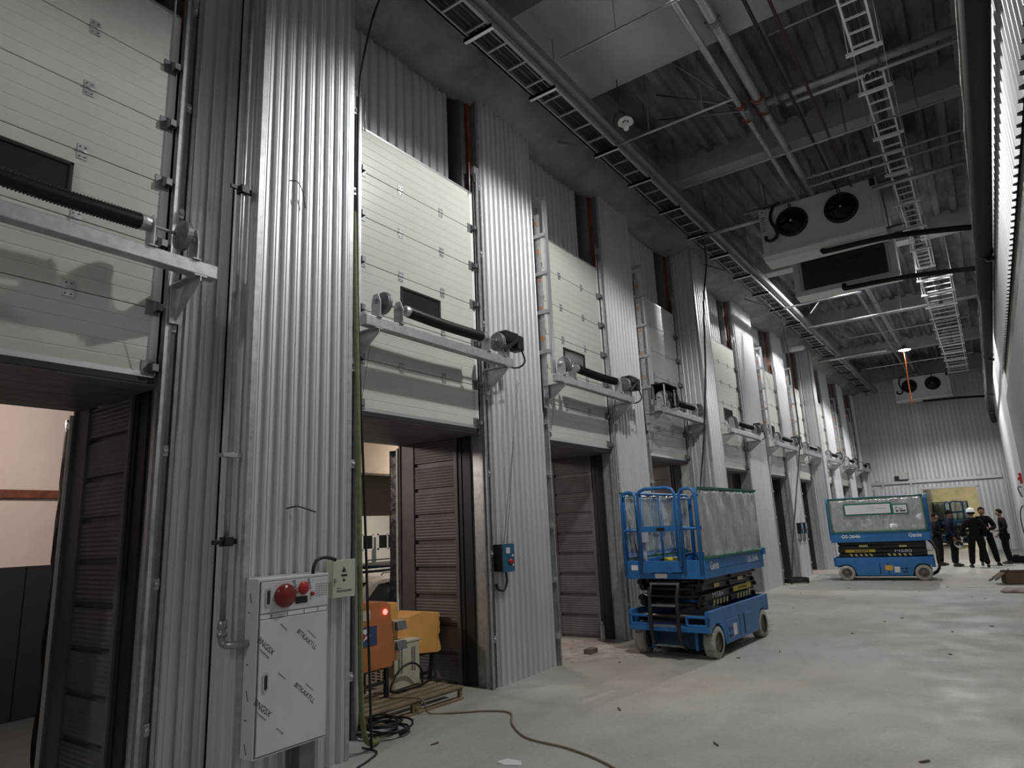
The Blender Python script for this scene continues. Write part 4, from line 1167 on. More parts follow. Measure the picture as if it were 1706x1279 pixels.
one('red_conduit', MB().tube([(0, 0, 0), (0, 9, 0)], .03, 8), 'red_metal', 'dark red pipe in the gap of the right wall', 'pipe', (.66, -3, 4.5))
one('grey_conduit', MB().tube([(0, 0, 0), (0, 8.5, 0)], .02, 8), 'zinc_bright', 'thin bright conduit in the gap of the right wall', 'conduit', (.63, -3, 4.33))
# cables dropping to the floor
one('drop_cable', MB().tube(smooth_path([(0, .2, 0), (-.1, .55, -.35), (-.25, .55, -1.2), (-.38, .62, -2.5), (-.42, .2, -4), (-.30, -.6, -5.0), (.05, -1.55, -5.42)], 8), .018, 7), 'cable', 'black cable sagging from the tray down to the near scissor lift', 'cable', (-3.99, 12.62, 7.44), 'hanging black cables')
one('drop_cable', MB().tube(smooth_path([(0, 0, 0), (-.12, .9, -.7), (-.3, 1.8, -1.8), (-.45, 2.4, -3.3), (-.5, 1.4, -4.8), (-.5, .2, -6.2), (-.5, -.6, -7.35)], 8), .02, 7), 'cable', 'black cable sagging down the wall near the sixth dock door', 'cable', (-4.1, 19.5, 7.44), 'hanging black cables')
one('orange_lead', MB().tube(smooth_path([(0, 0, 0), (.0, .0, -.6), (-.01, 0, -1.3), (0, 0, -1.95)], 4), .02, 7), 'orange_cord', 'orange lead hanging straight down below the lit lamp', 'cord', (-1.74, 27.02, 7.50))
# pipe stub across the wall at the far box-out
one('wall_pipe_stub', MB().tube([(0, 0, 0), (.5, .5, .12)], .11, 12), 'unit_white', 'short pale pipe stub poking out high on the wall above the seventh dock door', 'pipe', (-4.95, 23.3, 7.35))

# ------------------------------------------------------------------ lamps
def make_lamp(label, loc, power=1.0):
    t = thing('high_bay_lamp', label, 'lamp', loc)
    t['group'] = 'high bay lamps'
    obj('housing', MB().lathe([(.001, .16), (.06, .16), (.07, .10), (.17, .08), (.20, .04), (.20, .0), (.19, -.01)], (0, 0, 0), 'z', 28), 'galv_dark', t)
    obj('lens', MB().lathe([(.188, -.005), (.188, -.012), (.001, -.018)], (0, 0, 0), 'z', 28), 'lamp_white', t)
    obj('suspension', MB().tube([(0, 0, .16), (0, 0, 8.80 - loc[2])], .007, 6), 'galv_dark', t)
    l = bpy.data.lights.new('lamp_light', 'SPOT'); l.energy = LAMP_W * power; l.color = LAMP_COL; l.shadow_soft_size = .10
    l.spot_size = math.radians(157); l.spot_blend = .22
    lo = bpy.data.objects.new('lamp_light', l); COL.objects.link(lo); lo.parent = t; lo.location = (0, 0, -.16)
    return t
make_lamp('lit high bay lamp hanging just above the top edge of the picture', (-1.75, 6.42, 7.66), .60)
make_lamp('lit high bay lamp hidden behind the near evaporators', (-2.0, 19.0, 8.42), 1.3)
make_lamp('lit high bay lamp with an orange lead hanging from it', (-1.70, 27.15, 7.50), .95)
make_lamp('unseen fill lamp added behind the camera, built like the high bay lamps', (-3.55, -3.4, 7.55), .26)  # added lamp out of view, brightens wall faces turned to the near end
t = thing('pendant_lamp', 'small unlit white enamel lamp on a curved black arm under the ceiling', 'lamp', (-3.45, 8.10, 7.47))
obj('shade', MB().lathe([(.03, .10), (.05, .07), (.10, .045), (.115, .0), (.105, .0), (.05, .02)], (0, 0, 0), 'z', 22), 'enamel', t)
obj('bulb', MB().lathe([(.001, -.13), (.035, -.11), (.045, -.06), (.035, -.01), (.02, .03)], (0, 0, 0), 'z', 16), 'enamel', t)
obj('arm', MB().tube(smooth_path([(0, 0, .10), (-.01, 0, .17), (-.09, .0, .21), (-.17, 0, .15), (-.18, 0, .05)]), .011, 7).tube([(-.08, 0, .2), (-.08, 0, 1.4)], .008, 6), 'cable', t)
t = thing('high_bay_lamp', 'lit lamp in the room beyond the far opening', 'lamp', (-.6, 46.5, 4.7))
obj('housing', MB().lathe([(.001, .16), (.07, .10), (.2, .04), (.2, 0)], (0, 0, 0), 'z', 24), 'galv_dark', t)
obj('lens', MB().lathe([(.19, 0), (.001, -.012)], (0, 0, 0), 'z', 24), 'lamp_white', t)
l = bpy.data.lights.new('lamp_light', 'POINT'); l.energy = 520; l.color = (1, .93, .74); l.shadow_soft_size = .12
lo = bpy.data.objects.new('lamp_light', l); COL.objects.link(lo); lo.parent = t; lo.location = (0, 0, -.2)

# ------------------------------------------------------------------ equipment in the second dock opening
t = thing('wooden_pallet', 'weathered wooden pallet on the floor in the second dock opening', 'pallet', (-5.62, 5.38, 0), -.05)
for k in range(8):
    x = -.50 + k * .142
    if k == 2: continue
    obj('deck_board', MB().box(x - .045, x + .045, -.68, .68, .120, .138), 'wood', t, bevel=.003)
for x in (-.52, 0, .50):
    obj('stringer', MB().box(x - .02, x + .02, -.68, -.64, .02, .120).box(x - .02, x + .02, .64, .68, .02, .12).box(x - .02, x + .02, -.06, .06, .02, .12).box(x - .02, x + .02, -.68, .68, .1, .12), 'wood', t)
    obj('base_board', MB().box(x - .04, x + .04, -.68, .68, 0, .02), 'wood', t)
obj('end_board', MB().box(-.52, .52, -.692, -.68, .0, .12), 'wood_dark', t)

t = thing('orange_machine', 'orange machine on a dark stand with a lit red lamp and blue sticker', 'machine', (-5.66, 5.05, .138), 0)
bd = obj('body', MB().prism([(-.30, .30), (.26, .30), (.30, .42), (.24, .93), (.16, .965), (-.20, .985), (-.27, .95), (-.30, .5)], 'x', -.02, .25), 'orange', t, bevel=.012)
obj('side_cover', MB().prism([(.26, .32), (.42, .33), (.44, .90), (.41, .93), (.24, .94)], 'x', -.22, .17), 'orange_light', t, bevel=.012)
obj('label', MB().box(.25, .254, -.30, -.05, .80, .90), 'beige', bd)
sk = obj('sticker', MB().box(.25, .254, -.30, .04, .55, .74), 'navy', bd)
obj('lightning_mark', MB().prism([(-.17, .72), (-.06, .72), (-.13, .655), (-.04, .655), (-.24, .565), (-.15, .64), (-.25, .64)], 'x', .254, .2555), 'enamel', sk)
obj('red_mark', MB().prism([(-.16, .69), (-.11, .66), (-.15, .61), (-.2, .64)], 'x', .2555, .2565), 'red', sk)
obj('lamp', MB().lathe([(.028, .25), (.028, .262), (.02, .272), (.001, .276)], (0, .155, .86), 'x', 16), 'red_glow', bd)
for z in (.69, .49):
    o = obj('outlet', MB().box(.17, .24, .30, .46, z - .05, z + .06), 'beige', t, bevel=.008)
    obj('cover', MB().prism([(.21, z - .045), (.29, z - .035), (.27, z + .045), (.21, z + .05)], 'y', .31, .45), 'galv_dark', o)
st = MB()
for y in (-.26, .22):
    for x in (-.15, .2): st.box(x - .02, x + .02, y - .02, y + .02, 0, .32)
st.box(-.15, .2, -.26, .22, .28, .31).box(.18, .21, -.26, .22, .14, .17)
obj('stand', st, 'mblack', t)
obj('handle', MB().tube([(.1, -.22, .97), (.1, -.22, 1.04), (.1, -.06, 1.04), (.1, -.06, .97)], .012, 8), 'orange', t)

t = thing('beige_cabinet', 'small beige louvred electrical cabinet standing on the pallet', 'cabinet', (-5.60, 5.72, .139), .05)
obj('body', MB().box(-.44, .0, -.20, .22, 0, .48), 'beige', t, bevel=.008)
obj('lid', MB().box(-.45, .012, -.21, .23, .465, .485), 'beige', t, bevel=.004)
sl = MB()
for c in (-.13, -.085, .09, .13):
    for k in range(14): sl.box(.0, .0035, c - .013, c + .013, .16 + k * .018, .168 + k * .018)
for a in (-.34, -.26, -.18):
    for k in range(4): sl.box(a, a + .05, -.2035, -.20, .08 + k * .03, .095 + k * .03)
obj('louvre_slots', sl, 'black_ink', t)
lp = [(.05 + .0 * k, -.20 + .19 * math.cos(PI * k / 12) + .05, .12 + .19 * math.sin(PI * k / 12)) for k in range(13)]
one('cable_loop', MB().tube(smooth_path([(0, .24, .02), (.01, .22, .15), (.01, .1, .25), (0, -.08, .23), (-.01, -.2, .12), (0, -.24, .02), (.03, -.1, .012), (.06, .1, .012), (.0, .3, .012), (-.1, .55, .012)]), .012, 7), 'cable', 'black cable looped in front of the beige cabinet on the pallet', 'cable', (-5.52, 5.64, .142))

t = thing('yellow_machine_hood', 'battered yellow sheet metal hood on an angle-iron stand in the second dock opening', 'machine', (-5.92, 6.12, 0), 0)
obj('hood', MB().prism([(-.30, .44), (.28, .38), (.33, .84), (.05, .88), (-.24, .85)], 'x', -.22, .16), 'orange_light', t, bevel=.01)
fr = MB(); rnd = random.Random(6)
pts = [(.28, .38)] + [(.31 + rnd.uniform(.0, .05), .40 + k * .044) for k in range(10)] + [(.33, .84)]
fr.prism(pts, 'x', .12, .16)
obj('torn_edge', fr, 'orange_light', t)
st = MB()
for x in (-.18, .12): st.bar((x, -.2, .43), (x, -.26, 0), .035, .035).bar((x, .24, .40), (x, .17, 0), .035, .035)
st.box(-.2, .14, -.24, .26, .38, .41).box(.1, .14, -.26, .2, .16, .19)
obj('stand', st, 'mblack', t)
one('wire_tangle', MB().tube(smooth_path([(0, -.3, 0), (.03, -.1, .02), (-.02, .05, .01), (.05, .15, .015), (.0, .2, .06), (-.06, .1, .02), (.02, -.05, .012), (.06, -.2, .02)]), .008, 6), 'cable', 'tangle of thin black leads under the yellow hood', 'cable', (-5.72, 6.12, .02))
sc = MB(); rnd = random.Random(9)
for k in range(10):
    x, y = rnd.uniform(-.25, .25), rnd.uniform(-.3, .3)
    sc.bar((x, y, .012), (x + rnd.uniform(-.15, .15), y + rnd.uniform(-.2, .2), .02), .05, .02)
o = one('scrap_boards', sc, 'wood', 'loose scrap boards under the orange machine', 'scrap wood', (-5.75, 4.75, .0)); o['kind'] = 'stuff'

# cables on the floor
one('floor_cord', MB().tube(smooth_path([(-5.35, 5.2, .16), (-5.05, 5.35, .15), (-4.98, 5.40, .012), (-4.74, 5.53, .012), (-4.50, 5.72, .012), (-4.24, 5.77, .012), (-3.98, 5.45, .012), (-3.62, 5.17, .012), (-3.15, 5.09, .012), (-2.69, 4.9, .012), (-2.2, 4.55, .012)], 8), .009, 6), 'brown_cord', 'thin tan cord snaking across the floor from the pallet', 'cord')
one('floor_cord', MB().tube(smooth_path([(-4.75, 4.30, .012), (-4.55, 4.28, .012), (-4.45, 4.10, .012), (-4.38, 3.9, .012), (-4.2, 3.6, .012)], 8), .008, 6), 'cable', 'short black lead on the floor at the foot of the green hose', 'cord')
pd = MB(); rnd = random.Random(12)
for cx_, cy_, n in ((-5.4, 8.9, 60), (-5.4, 9.5, 30), (-5.3, 20.8, 26), (-5.3, 24.3, 24), (-5.4, 8.6, 20)):
    for k in range(n):
        pd.ball((cx_ + max(-.45, min(.5, rnd.gauss(0, .22))), cy_ + max(-.42, min(.42, rnd.gauss(0, .3))), .0), rnd.uniform(.012, .045), 6, 4, (1.2, 1.2, .6))
o = one('plaster_rubble', pd, 'dust', 'crumbs of plaster and dust swept against the dock doors', 'rubble'); o['kind'] = 'stuff'
pt = MB()
for cx_, cy_, rx, ry in ((-5.3, 9.05, .95, .78), (-5.2, 20.8, .6, .7), (-5.2, 24.4, .6, .75)):
    ring = [(cx_ + rx * (1 + .16 * math.sin(3 * a + cx_)) * math.cos(a), cy_ + ry * (1 + .13 * math.sin(5 * a)) * math.sin(a)) for a in [2 * PI * k / 40 for k in range(40)]]
    vs = [(cx_, cy_, .02)] + [(cx_ + (x - cx_) * .6, cy_ + (y - cy_) * .6, .014) for x, y in ring] + [(x, y, .001) for x, y in ring]
    fs = [(0, 1 + k, 1 + (k + 1) % 40) for k in range(40)] + [(1 + k, 41 + k, 41 + (k + 1) % 40, 1 + (k + 1) % 40) for k in range(40)]
    pt.add(vs, fs, True)
o = one('dust_heap', pt, 'dust', 'flat heaps of pinkish plaster dust on the concrete by the dock doors', 'dust'); o['kind'] = 'stuff'
ds = MB(); rnd = random.Random(21)
for k in range(30):
    ds.bar((x0 := rnd.uniform(-4.4, .3), y0 := 4 + 18 * rnd.random() ** 1.4, .006), (x0 + rnd.uniform(-.06, .06), y0 + rnd.uniform(-.06, .06) + .01, .010), rnd.uniform(.008, .02), .010)
o = one('floor_litter', ds, 'debris', 'tiny scraps scattered over the concrete floor', 'litter'); o['kind'] = 'stuff'
one('brick_piece', MB().box(-.06, .06, -.1, .1, 0, .07), 'debris', 'broken brown brick on the dust in front of the third dock opening', 'brick', (-5.02, 8.85, .01), None)
t = thing('plastic_bottle', 'clear plastic bottle standing by the dark lining of the third dock opening', 'bottle', (-5.35, 9.85, .015))
obj('body', MB().lathe([(.001, 0), (.035, .0), (.038, .02), (.034, .08), (.038, .15), (.036, .20), (.015, .25), (.014, .27)], (0, 0, 0), 'z', 16), 'clear', t)
obj('cap', MB().lathe([(.016, .265), (.016, .285), (.001, .286)], (0, 0, 0), 'z', 12), 'enamel', t)
one('paper_scrap', MB().prism([(-.1, -.05), (.0, -.07), (.12, -.02), (.06, .06), (-.07, .05)], 'z', 0, .01), 'paper', 'crumpled pale scrap on the floor at the bottom edge of the picture', 'scrap', (-3.40, 4.61, .0))
one('paper_scrap', MB().prism([(-.25, -.06), (.0, -.04), (.2, -.07), (.28, .03), (.0, .06), (-.2, .04)], 'z', 0, .015), 'paper', 'long white plastic strip on the floor before the standing men', 'scrap', (-.55, 19.6, 0))
SHEET = MB(); rnd = random.Random(31)
for k in range(14): SHEET.ball((rnd.uniform(-.22, .22), rnd.uniform(-.3, .3), .03), rnd.uniform(.07, .13), 8, 5, (rnd.uniform(1, 1.8), rnd.uniform(.8, 1.5), .4))
one('paper_scrap', SHEET, 'dust', 'pale plastic sheeting heaped by the open carton', 'plastic sheeting', (.18, 18.6, 0))
for k, (a, b, lab) in enumerate((((-.38, 21.2, .02), (-.05, 24.6, .05), 'long metal rod lying on the floor before the men, left of the pair'), ((-.25, 21.4, .02), (.06, 24.9, .05), 'long metal rod lying on the floor before the men, right of the pair'))):
    one('metal_rod', MB().tube([(0, 0, .012), tuple(b[i] - a[i] + (.0 if i < 2 else 0) for i in range(3))], .022, 8), 'galv_dark', lab, 'rod', (a[0], a[1], .01), 'metal rods on the floor')
t = thing('open_carton', 'open brown carton of scraps on the floor at the right edge', 'carton', (.22, 20.6, 0), .2)
obj('box', MB().box(-.3, .3, -.25, -.235, 0, .26).box(-.3, .3, .235, .25, 0, .30).box(-.3, -.285, -.25, .25, 0, .26).box(.285, .3, -.25, .25, 0, .26).box(-.3, .3, -.25, .25, 0, .02), 'carton', t)
obj('flap', MB().bar((-.3, 0, .26), (-.48, 0, .14), .48, .012, (0, 0, 1)), 'carton', t)
ct = MB(); rnd = random.Random(3)
for k in range(8): ct.ball((rnd.uniform(-.2, .2), rnd.uniform(-.15, .15), .1), rnd.uniform(.05, .09), 8, 5)
o = obj('contents', ct, 'mblack', t)
one('cable_coil', MB().tube([(.36 * math.cos(k * .5) * (1 + .1 * math.sin(k)), .34 * math.sin(k * .5), .02 + .002 * k) for k in range(56)], .018, 6), 'cable', 'flat coil of black hose on the floor by the sixth dock opening', 'cable coil', (-4.86, 20.3, .0))
# right wall fittings
t = thing('wall_socket_box', 'small white socket box with a looped black cable on the right wall', 'socket box', (.775, 24.0, 1.95))
obj('box', MB().box(-.09, .02, -.16, .16, -.12, .12), 'enamel', t, bevel=.01)
obj('cable', MB().tube(smooth_path([(-.06, -.1, .1), (-.12, -.05, .32), (-.1, .12, .42), (-.02, .25, .40)]).copy(), .018, 7).tube(smooth_path([(-.06, .1, -.1), (-.14, .3, -.2), (-.18, .7, -.5), (-.16, .9, -1.0), (-.1, 1.0, -1.5)]), .016, 7), 'cable', t)
one('alarm_box', MB().box(-.06, .02, -.1, .1, -.14, .14).lathe([(.05, -.06), (.05, -.09), (.001, -.095)], (0, 0, 0), 'x', 16), 'red', 'small red call box high on the right wall', 'alarm box', (.745, 22.6, 2.55))
one('tool_case', MB().box(-.22, .22, -.14, .14, 0, .22).box(-.08, .08, -.02, .02, .22, .26), 'char_cloth', 'low dark tool case on the floor behind the man at the far right', 'tool case', (.36, 28.3, 0))

# ------------------------------------------------------------------ cars in the yard
def make_car(label, loc, rz, paint):
    t = thing('car', label, 'car', loc, rz)
    # length along x (front at -x), width y
    L, Wd = 4.6, 1.82
    low = [(-2.3, .30), (-2.32, .62), (-2.2, .86), (-1.35, 1.04), (1.9, 1.08), (2.26, 1.02), (2.30, .35), (1.85, .28)]
    def arch(c): return [(c + .37 * math.cos(a), .30 + .37 * math.sin(a)) for a in [PI * k / 8 for k in range(9)]]
    low = low + arch(1.38) + arch(-1.42)
    b = MB().prism(low, 'y', -Wd / 2, Wd / 2)
    # greenhouse as a tapered loft
    bot = [(-1.45, 1.02), (-.55, 1.62), (-.3, 1.68), (1.55, 1.66), (1.8, 1.58), (2.12, 1.06)]
    vs = []
    for s in (-1, 1):
        for x, z in bot:
            q = (z - 1.02) / .66
            vs.append((x, s * (Wd / 2 - .02 - .20 * q), z))
    n = len(bot)
    fs = [tuple(range(n)), tuple(reversed(range(n, 2 * n)))] + [(i, (i + 1) % n, (i + 1) % n + n, i + n) for i in range(n)]
    b.add(vs, fs)
    obj('body', b, paint, t, bevel=.05)
    def side_pane(poly, s):
        vs = []
        for off in (-.01, .008):
            for x, z in poly:
                q = (z - 1.02) / .66
                vs.append((x, s * (Wd / 2 - .02 - .20 * q + off), z))
        k = len(poly)
        return vs, [tuple(range(k)), tuple(reversed(range(k, 2 * k)))] + [(i, (i + 1) % k, (i + 1) % k + k, i + k) for i in range(k)]
    for s in (-1, 1):
        for poly in ([(-1.02, 1.13), (-.42, 1.56), (.02, 1.59), (.02, 1.13)], [(.12, 1.13), (.12, 1.59), (.82, 1.59), (.86, 1.13)], [(.97, 1.13), (.94, 1.59), (1.46, 1.56), (1.72, 1.16)]):
            obj('side_window', MB().add(*side_pane(poly, s)), 'glass_dark', t)
        obj('wing_mirror', MB().ball((-.95, s * (Wd / 2 + .09), 1.15), .10, 10, 6, (.6, 1, .8)), paint, t)
        obj('roof_rail', MB().tube([(-.25, s * .62, 1.70), (-.2, s * .62, 1.74), (1.4, s * .62, 1.73), (1.5, s * .62, 1.67)], .018, 6), 'galv', t)
        for x in (1.38, -1.42):
            wq = obj('wheel', MB().lathe([(.2, -.1), (.32, -.1), (.335, -.06), (.335, .06), (.32, .1), (.2, .1)], (x, s * (Wd / 2 - .1), .335), 'y', 24), 'rubber', t)
            obj('hub', MB().lathe([(.001, -.08), (.21, -.09), (.21, .09), (.001, .08)], (x, s * (Wd / 2 - .1), .335), 'y', 20), 'galv', wq)
        obj('headlight', MB().ball((-2.18, s * .68, .78), .16, 10, 6, (.5, 1, .6)), 'enamel', t)
    ws = [(-1.36, -.74, 1.07), (-1.36, .74, 1.07), (-.58, .62, 1.58), (-.58, -.62, 1.58)]
    obj('windscreen', MB().add([(x - .02, y, z + .02) for x, y, z in ws] + [(x + .03, y, z - .03) for x, y, z in ws], [(0, 1, 2, 3), (7, 6, 5, 4), (0, 4, 5, 1), (1, 5, 6, 2), (2, 6, 7, 3), (3, 7, 4, 0)]), 'glass_dark', t)
    obj('grille', MB().box(-2.35, -2.28, -.5, .5, .55, .78), 'black', t)
    return t
make_car('pearl white off-road car parked outside the second dock opening', (-9.75, 8.95, -.6), PI / 2, 'car_white')
make_car('dark car parked behind the pearl white car in the yard', (-13.8, 13.5, -.6), PI / 2 + .1, 'car_dark')

# ------------------------------------------------------------------ people
def skin(name, nodes, edges, m, parent, sub=2):
    """nodes: name -> (xyz, r) ; the first node is the root"""
    names = list(nodes)
    me = bpy.data.meshes.new(name)
    me.from_pydata([nodes[k][0] for k in names], [(names.index(a), names.index(b)) for a, b in edges], [])
    o = bpy.data.objects.new(name, me)
    COL.objects.link(o)
    md = o.modifiers.new('s', 'SKIN'); md.use_smooth_shade = True; md.branch_smoothing = .3
    for i, k in enumerate(names):
        r = nodes[k][1]
        r = r if isinstance(r, tuple) else (r, r)
        me.skin_vertices[0].data[i].radius = r
        me.skin_vertices[0].data[i].use_root = (i == 0)
    sd_ = o.modifiers.new('d', 'SUBSURF'); sd_.levels = sub; sd_.render_levels = sub
    dg = bpy.context.evaluated_depsgraph_get()
    new = bpy.data.meshes.new_from_object(o.evaluated_get(dg))
    bpy.data.objects.remove(o)
    new.name = name
    for p in new.polygons: p.use_smooth = True
    return obj(name, new, m, parent)
def person(label, loc, rz, h, jacket, trousers, arms, legs, head=0.0, lean=0.0, hat=False, gloves=False, glasses=False, cap=False, stocky=1.0, nod=0.0):
    """faces +x; arms: {side: (elbow, wrist, hand direction)}; legs: {side: (knee, ankle, toe)}"""
    t = thing('person', label, 'person', loc, rz)
    t['group'] = 'standing men'
    k = h / 1.75
    sc = lambda p: (p[0] * k, p[1] * k * (1 if abs(p[1]) < .05 else 1), p[2] * k)
    ln = lambda z: lean * (z - .95)
    N = {}; E = []
    def nd(n, p, r): N[n] = (sc((p[0] + (ln(p[2]) if p[2] > .95 else 0), p[1], p[2])), (r[0] * k, r[1] * k) if isinstance(r, tuple) else r * k)
    w_ = stocky
    nd('pelvis', (0, 0, .95), (.125 * w_, .095 * w_)); nd('waist', (.01, 0, 1.10), (.115 * w_, .09 * w_)); nd('chest', (0, 0, 1.28), (.135 * w_, .10 * w_)); nd('upper', (-.01, 0, 1.40), (.12 * w_, .085)); nd('neck', (.005, 0, 1.49), .052)
    ch, sh_ = math.cos(head), math.sin(head)
    hp = lambda x, y, z: (.02 + x * ch - y * sh_ + nod * (z - 1.5) * ch, x * sh_ + y * ch + nod * (z - 1.5) * sh_, z)
    nd('skull0', hp(.0, 0, 1.55), .062); nd('skull1', hp(.012, 0, 1.62), (.078, .088)); nd('skull2', hp(.005, 0, 1.70), (.07, .082)); nd('skull3', hp(0, 0, 1.745), .04)
    nd('jaw', hp(.055, 0, 1.565), .038); nd('nose', hp(.105, 0, 1.625), .014); nd('earL', hp(0, .086, 1.62), .018); nd('earR', hp(0, -.086, 1.62), .018)
    E += [('pelvis', 'waist'), ('waist', 'chest'), ('chest', 'upper'), ('upper', 'neck'), ('neck', 'skull0'), ('skull0', 'skull1'), ('skull1', 'skull2'), ('skull2', 'skull3'), ('skull0', 'jaw'), ('skull1', 'nose'), ('skull1', 'earL'), ('skull1', 'earR')]
    J = {}
    for s, n in ((1, 'L'), (-1, 'R')):
        el, wr, hd = arms[n]
        kn, an, to = legs[n]
        nd('sh' + n, (-.005, s * .175 * w_, 1.41), .06); nd('el' + n, el, .042); nd('wr' + n, wr, .028)
        E += [('upper', 'sh' + n), ('sh' + n, 'el' + n), ('el' + n, 'wr' + n)]
        W_ = Vector(wr); D = Vector(hd).normalized()
        A = Vector((0, s, 0)); A = (Vector((1, 0, 0)) - D * D.x)
        A = A.normalized() if A.length > .2 else Vector((0, s, 0))
        pm = W_ + D * .075
        nd('pa' + n, tuple(pm), (.040, .020)); E.append(('wr' + n, 'pa' + n))
        inn = D.cross(A) * (1 if s > 0 else -1)
        for f, (o_, l_) in enumerate(((.030, .072), (.011, .082), (-.009, .077), (-.028, .060))):
            a = pm + D * .03 + A * o_; b = a + D * l_ * .55 - inn * .006; c = b + D * l_ * .4 - inn * .022
            nd('f%d%s' % (f, n), tuple(a), .0095); nd('g%d%s' % (f, n), tuple(b), .0088); nd('h%d%s' % (f, n), tuple(c), .0075)
            E += [('pa' + n, 'f%d%s' % (f, n)), ('f%d%s' % (f, n), 'g%d%s' % (f, n)), ('g%d%s' % (f, n), 'h%d%s' % (f, n))]
        a = W_ + D * .045 + A * .042; b = a + D * .035 + A * .016; c = b + D * .028
        nd('t0' + n, tuple(a), .012); nd('t1' + n, tuple(b), .0105); nd('t2' + n, tuple(c), .009)
        E += [('wr' + n, 't0' + n), ('t0' + n, 't1' + n), ('t1' + n, 't2' + n)]
        nd('hi' + n, (0, s * .09, .90), .085); nd('kn' + n, kn, .052); nd('ca' + n, tuple((Vector(kn) * .65 + Vector(an) * .35) - Vector((.015, 0, 0))), .052); nd('an' + n, an, .034); nd('to' + n, to, .03)
        E += [('pelvis', 'hi' + n), ('hi' + n, 'kn' + n), ('kn' + n, 'ca' + n), ('ca' + n, 'an' + n), ('an' + n, 'to' + n)]
    b = skin('body', N, E, 'skin', t)
    def sub(keys, grow, extra=None):
        n2 = {}
        for q in keys:
            p, r = N[q]
            n2[q] = (p, tuple(x * 1.0 + grow for x in r) if isinstance(r, tuple) else r + grow)
        if extra: n2.update(extra)
        return n2
    jk = ['waist', 'pelvis', 'chest', 'upper', 'shL', 'elL', 'wrL', 'shR', 'elR', 'wrR', 'neck']
    n2 = sub(jk, .032 * k)
    n2['upper'] = (N['upper'][0], (.18 * k, .14 * k)); n2['chest'] = (N['chest'][0], (.18 * w_ * k, .138 * k))
    for n in 'LR': n2['sh' + n] = (N['sh' + n][0], .112 * k); n2['el' + n] = (N['el' + n][0], .068 * k)
    n2['neck'] = (N['neck'][0], .088 * k)
    pz = Vector(N['pelvis'][0]); n2['hem'] = ((pz.x, pz.y, pz.z - .11 * k), (.185 * w_ * k, .145 * w_ * k)); n2['pelvis'] = (N['pelvis'][0], (.175 * w_ * k, .135 * w_ * k))
    for n in 'LR': n2['wr' + n] = (N['wr' + n][0], .05 * k)
    skin('jacket', n2, [('waist', 'pelvis'), ('pelvis', 'hem'), ('waist', 'chest'), ('chest', 'upper'), ('upper', 'neck'), ('upper', 'shL'), ('shL', 'elL'), ('elL', 'wrL'), ('upper', 'shR'), ('shR', 'elR'), ('elR', 'wrR')], jacket, t)
    n3 = sub(['pelvis', 'hiL', 'knL', 'caL', 'anL', 'hiR', 'knR', 'caR', 'anR'], .018 * k)
    for n in 'LR':
        n3['an' + n] = (N['an' + n][0], .078 * k); n3['ca' + n] = (N['ca' + n][0], .092 * k); n3['kn' + n] = (N['kn' + n][0], .098 * k); n3['hi' + n] = (N['hi' + n][0], .118 * k)
    skin('trousers', n3, [('pelvis', 'hiL'), ('hiL', 'knL'), ('knL', 'caL'), ('caL', 'anL'), ('pelvis', 'hiR'), ('hiR', 'knR'), ('knR', 'caR'), ('caR', 'anR')], trousers, t)
    for n in 'LR':
        an, to = Vector(N['an' + n][0]), Vector(N['to' + n][0])
        d = (to - an); d.z = 0; d.normalize()
        he = an - d * .055; he.z = .045 * k
        nn = {'m': ((an + d * .07).to_tuple()[:2] + (.047 * k,), (.046, .046)), 'h': (tuple(he), (.042, .044)), 'a': ((an.x, an.y, an.z + .01), .052), 't': ((an + d * .165).to_tuple()[:2] + (.036 * k,), (.045, .034)), 'e': ((an + d * .215).to_tuple()[:2] + (.032 * k,), (.032, .028))}
        skin('shoe', nn, [('m', 'h'), ('m', 'a'), ('m', 't'), ('t', 'e')], 'shoe', t)
    # hair, eyes, mouth
    c = Vector(N['skull1'][0]) * .35 + Vector(N['skull2'][0]) * .65
    hm = MB().ball((0, 0, 0), .098 * k, 18, 12, (1.08, .92, 1.0))
    hv = []
    fx, fy = Vector((ch, sh_, 0)), Vector((-sh_, ch, 0))
    rnd = random.Random(int(h * 1000))
    for p in hm.v:
        x, y, z = p
        if x > .03 and z < .03 * k: x, z = .03, max(z, .02 * k)      # open the face
        if z < -.075 * k: z = -.075 * k
        q = c + fx * (x - .012) + fy * y + Vector((0, 0, z + .012)) + Vector((rnd.uniform(-.004, .004), rnd.uniform(-.004, .004), rnd.uniform(-.004, .006)))
        hv.append(tuple(q))
    hm.v = hv
    if not hat: obj('hair', hm, 'hair', t)
    e = Vector(N['skull1'][0])
    for s in (-1, 1):
        eb = e + fx * .083 * k + fy * s * .033 * k + Vector((0, 0, .018 * k))
        obj('eye', MB().ball(tuple(eb), .0115 * k, 8, 6), 'black_ink', t)
    mo = e + fx * .082 * k + Vector((0, 0, -.055 * k))
    obj('mouth', MB().bar(tuple(mo - fy * .024), tuple(mo + fy * .024), .008, .007), 'dark_red', t)
    if glasses:
        g = MB()
        for s in (-1, 1):
            q = e + fx * .098 * k + fy * s * .036 * k + Vector((0, 0, .018 * k))
            g.tube([tuple(q + fy * .026 * math.cos(a) + Vector((0, 0, .019 * math.sin(a)))) for a in [2 * PI * i / 12 for i in range(12)]], .003, 5, closed=True)
            g.tube([tuple(q + fy * s * .026), tuple(e + fy * s * .09 * k + Vector((0, 0, .02)))], .003, 5)
        obj('glasses', g, 'black_ink', t)
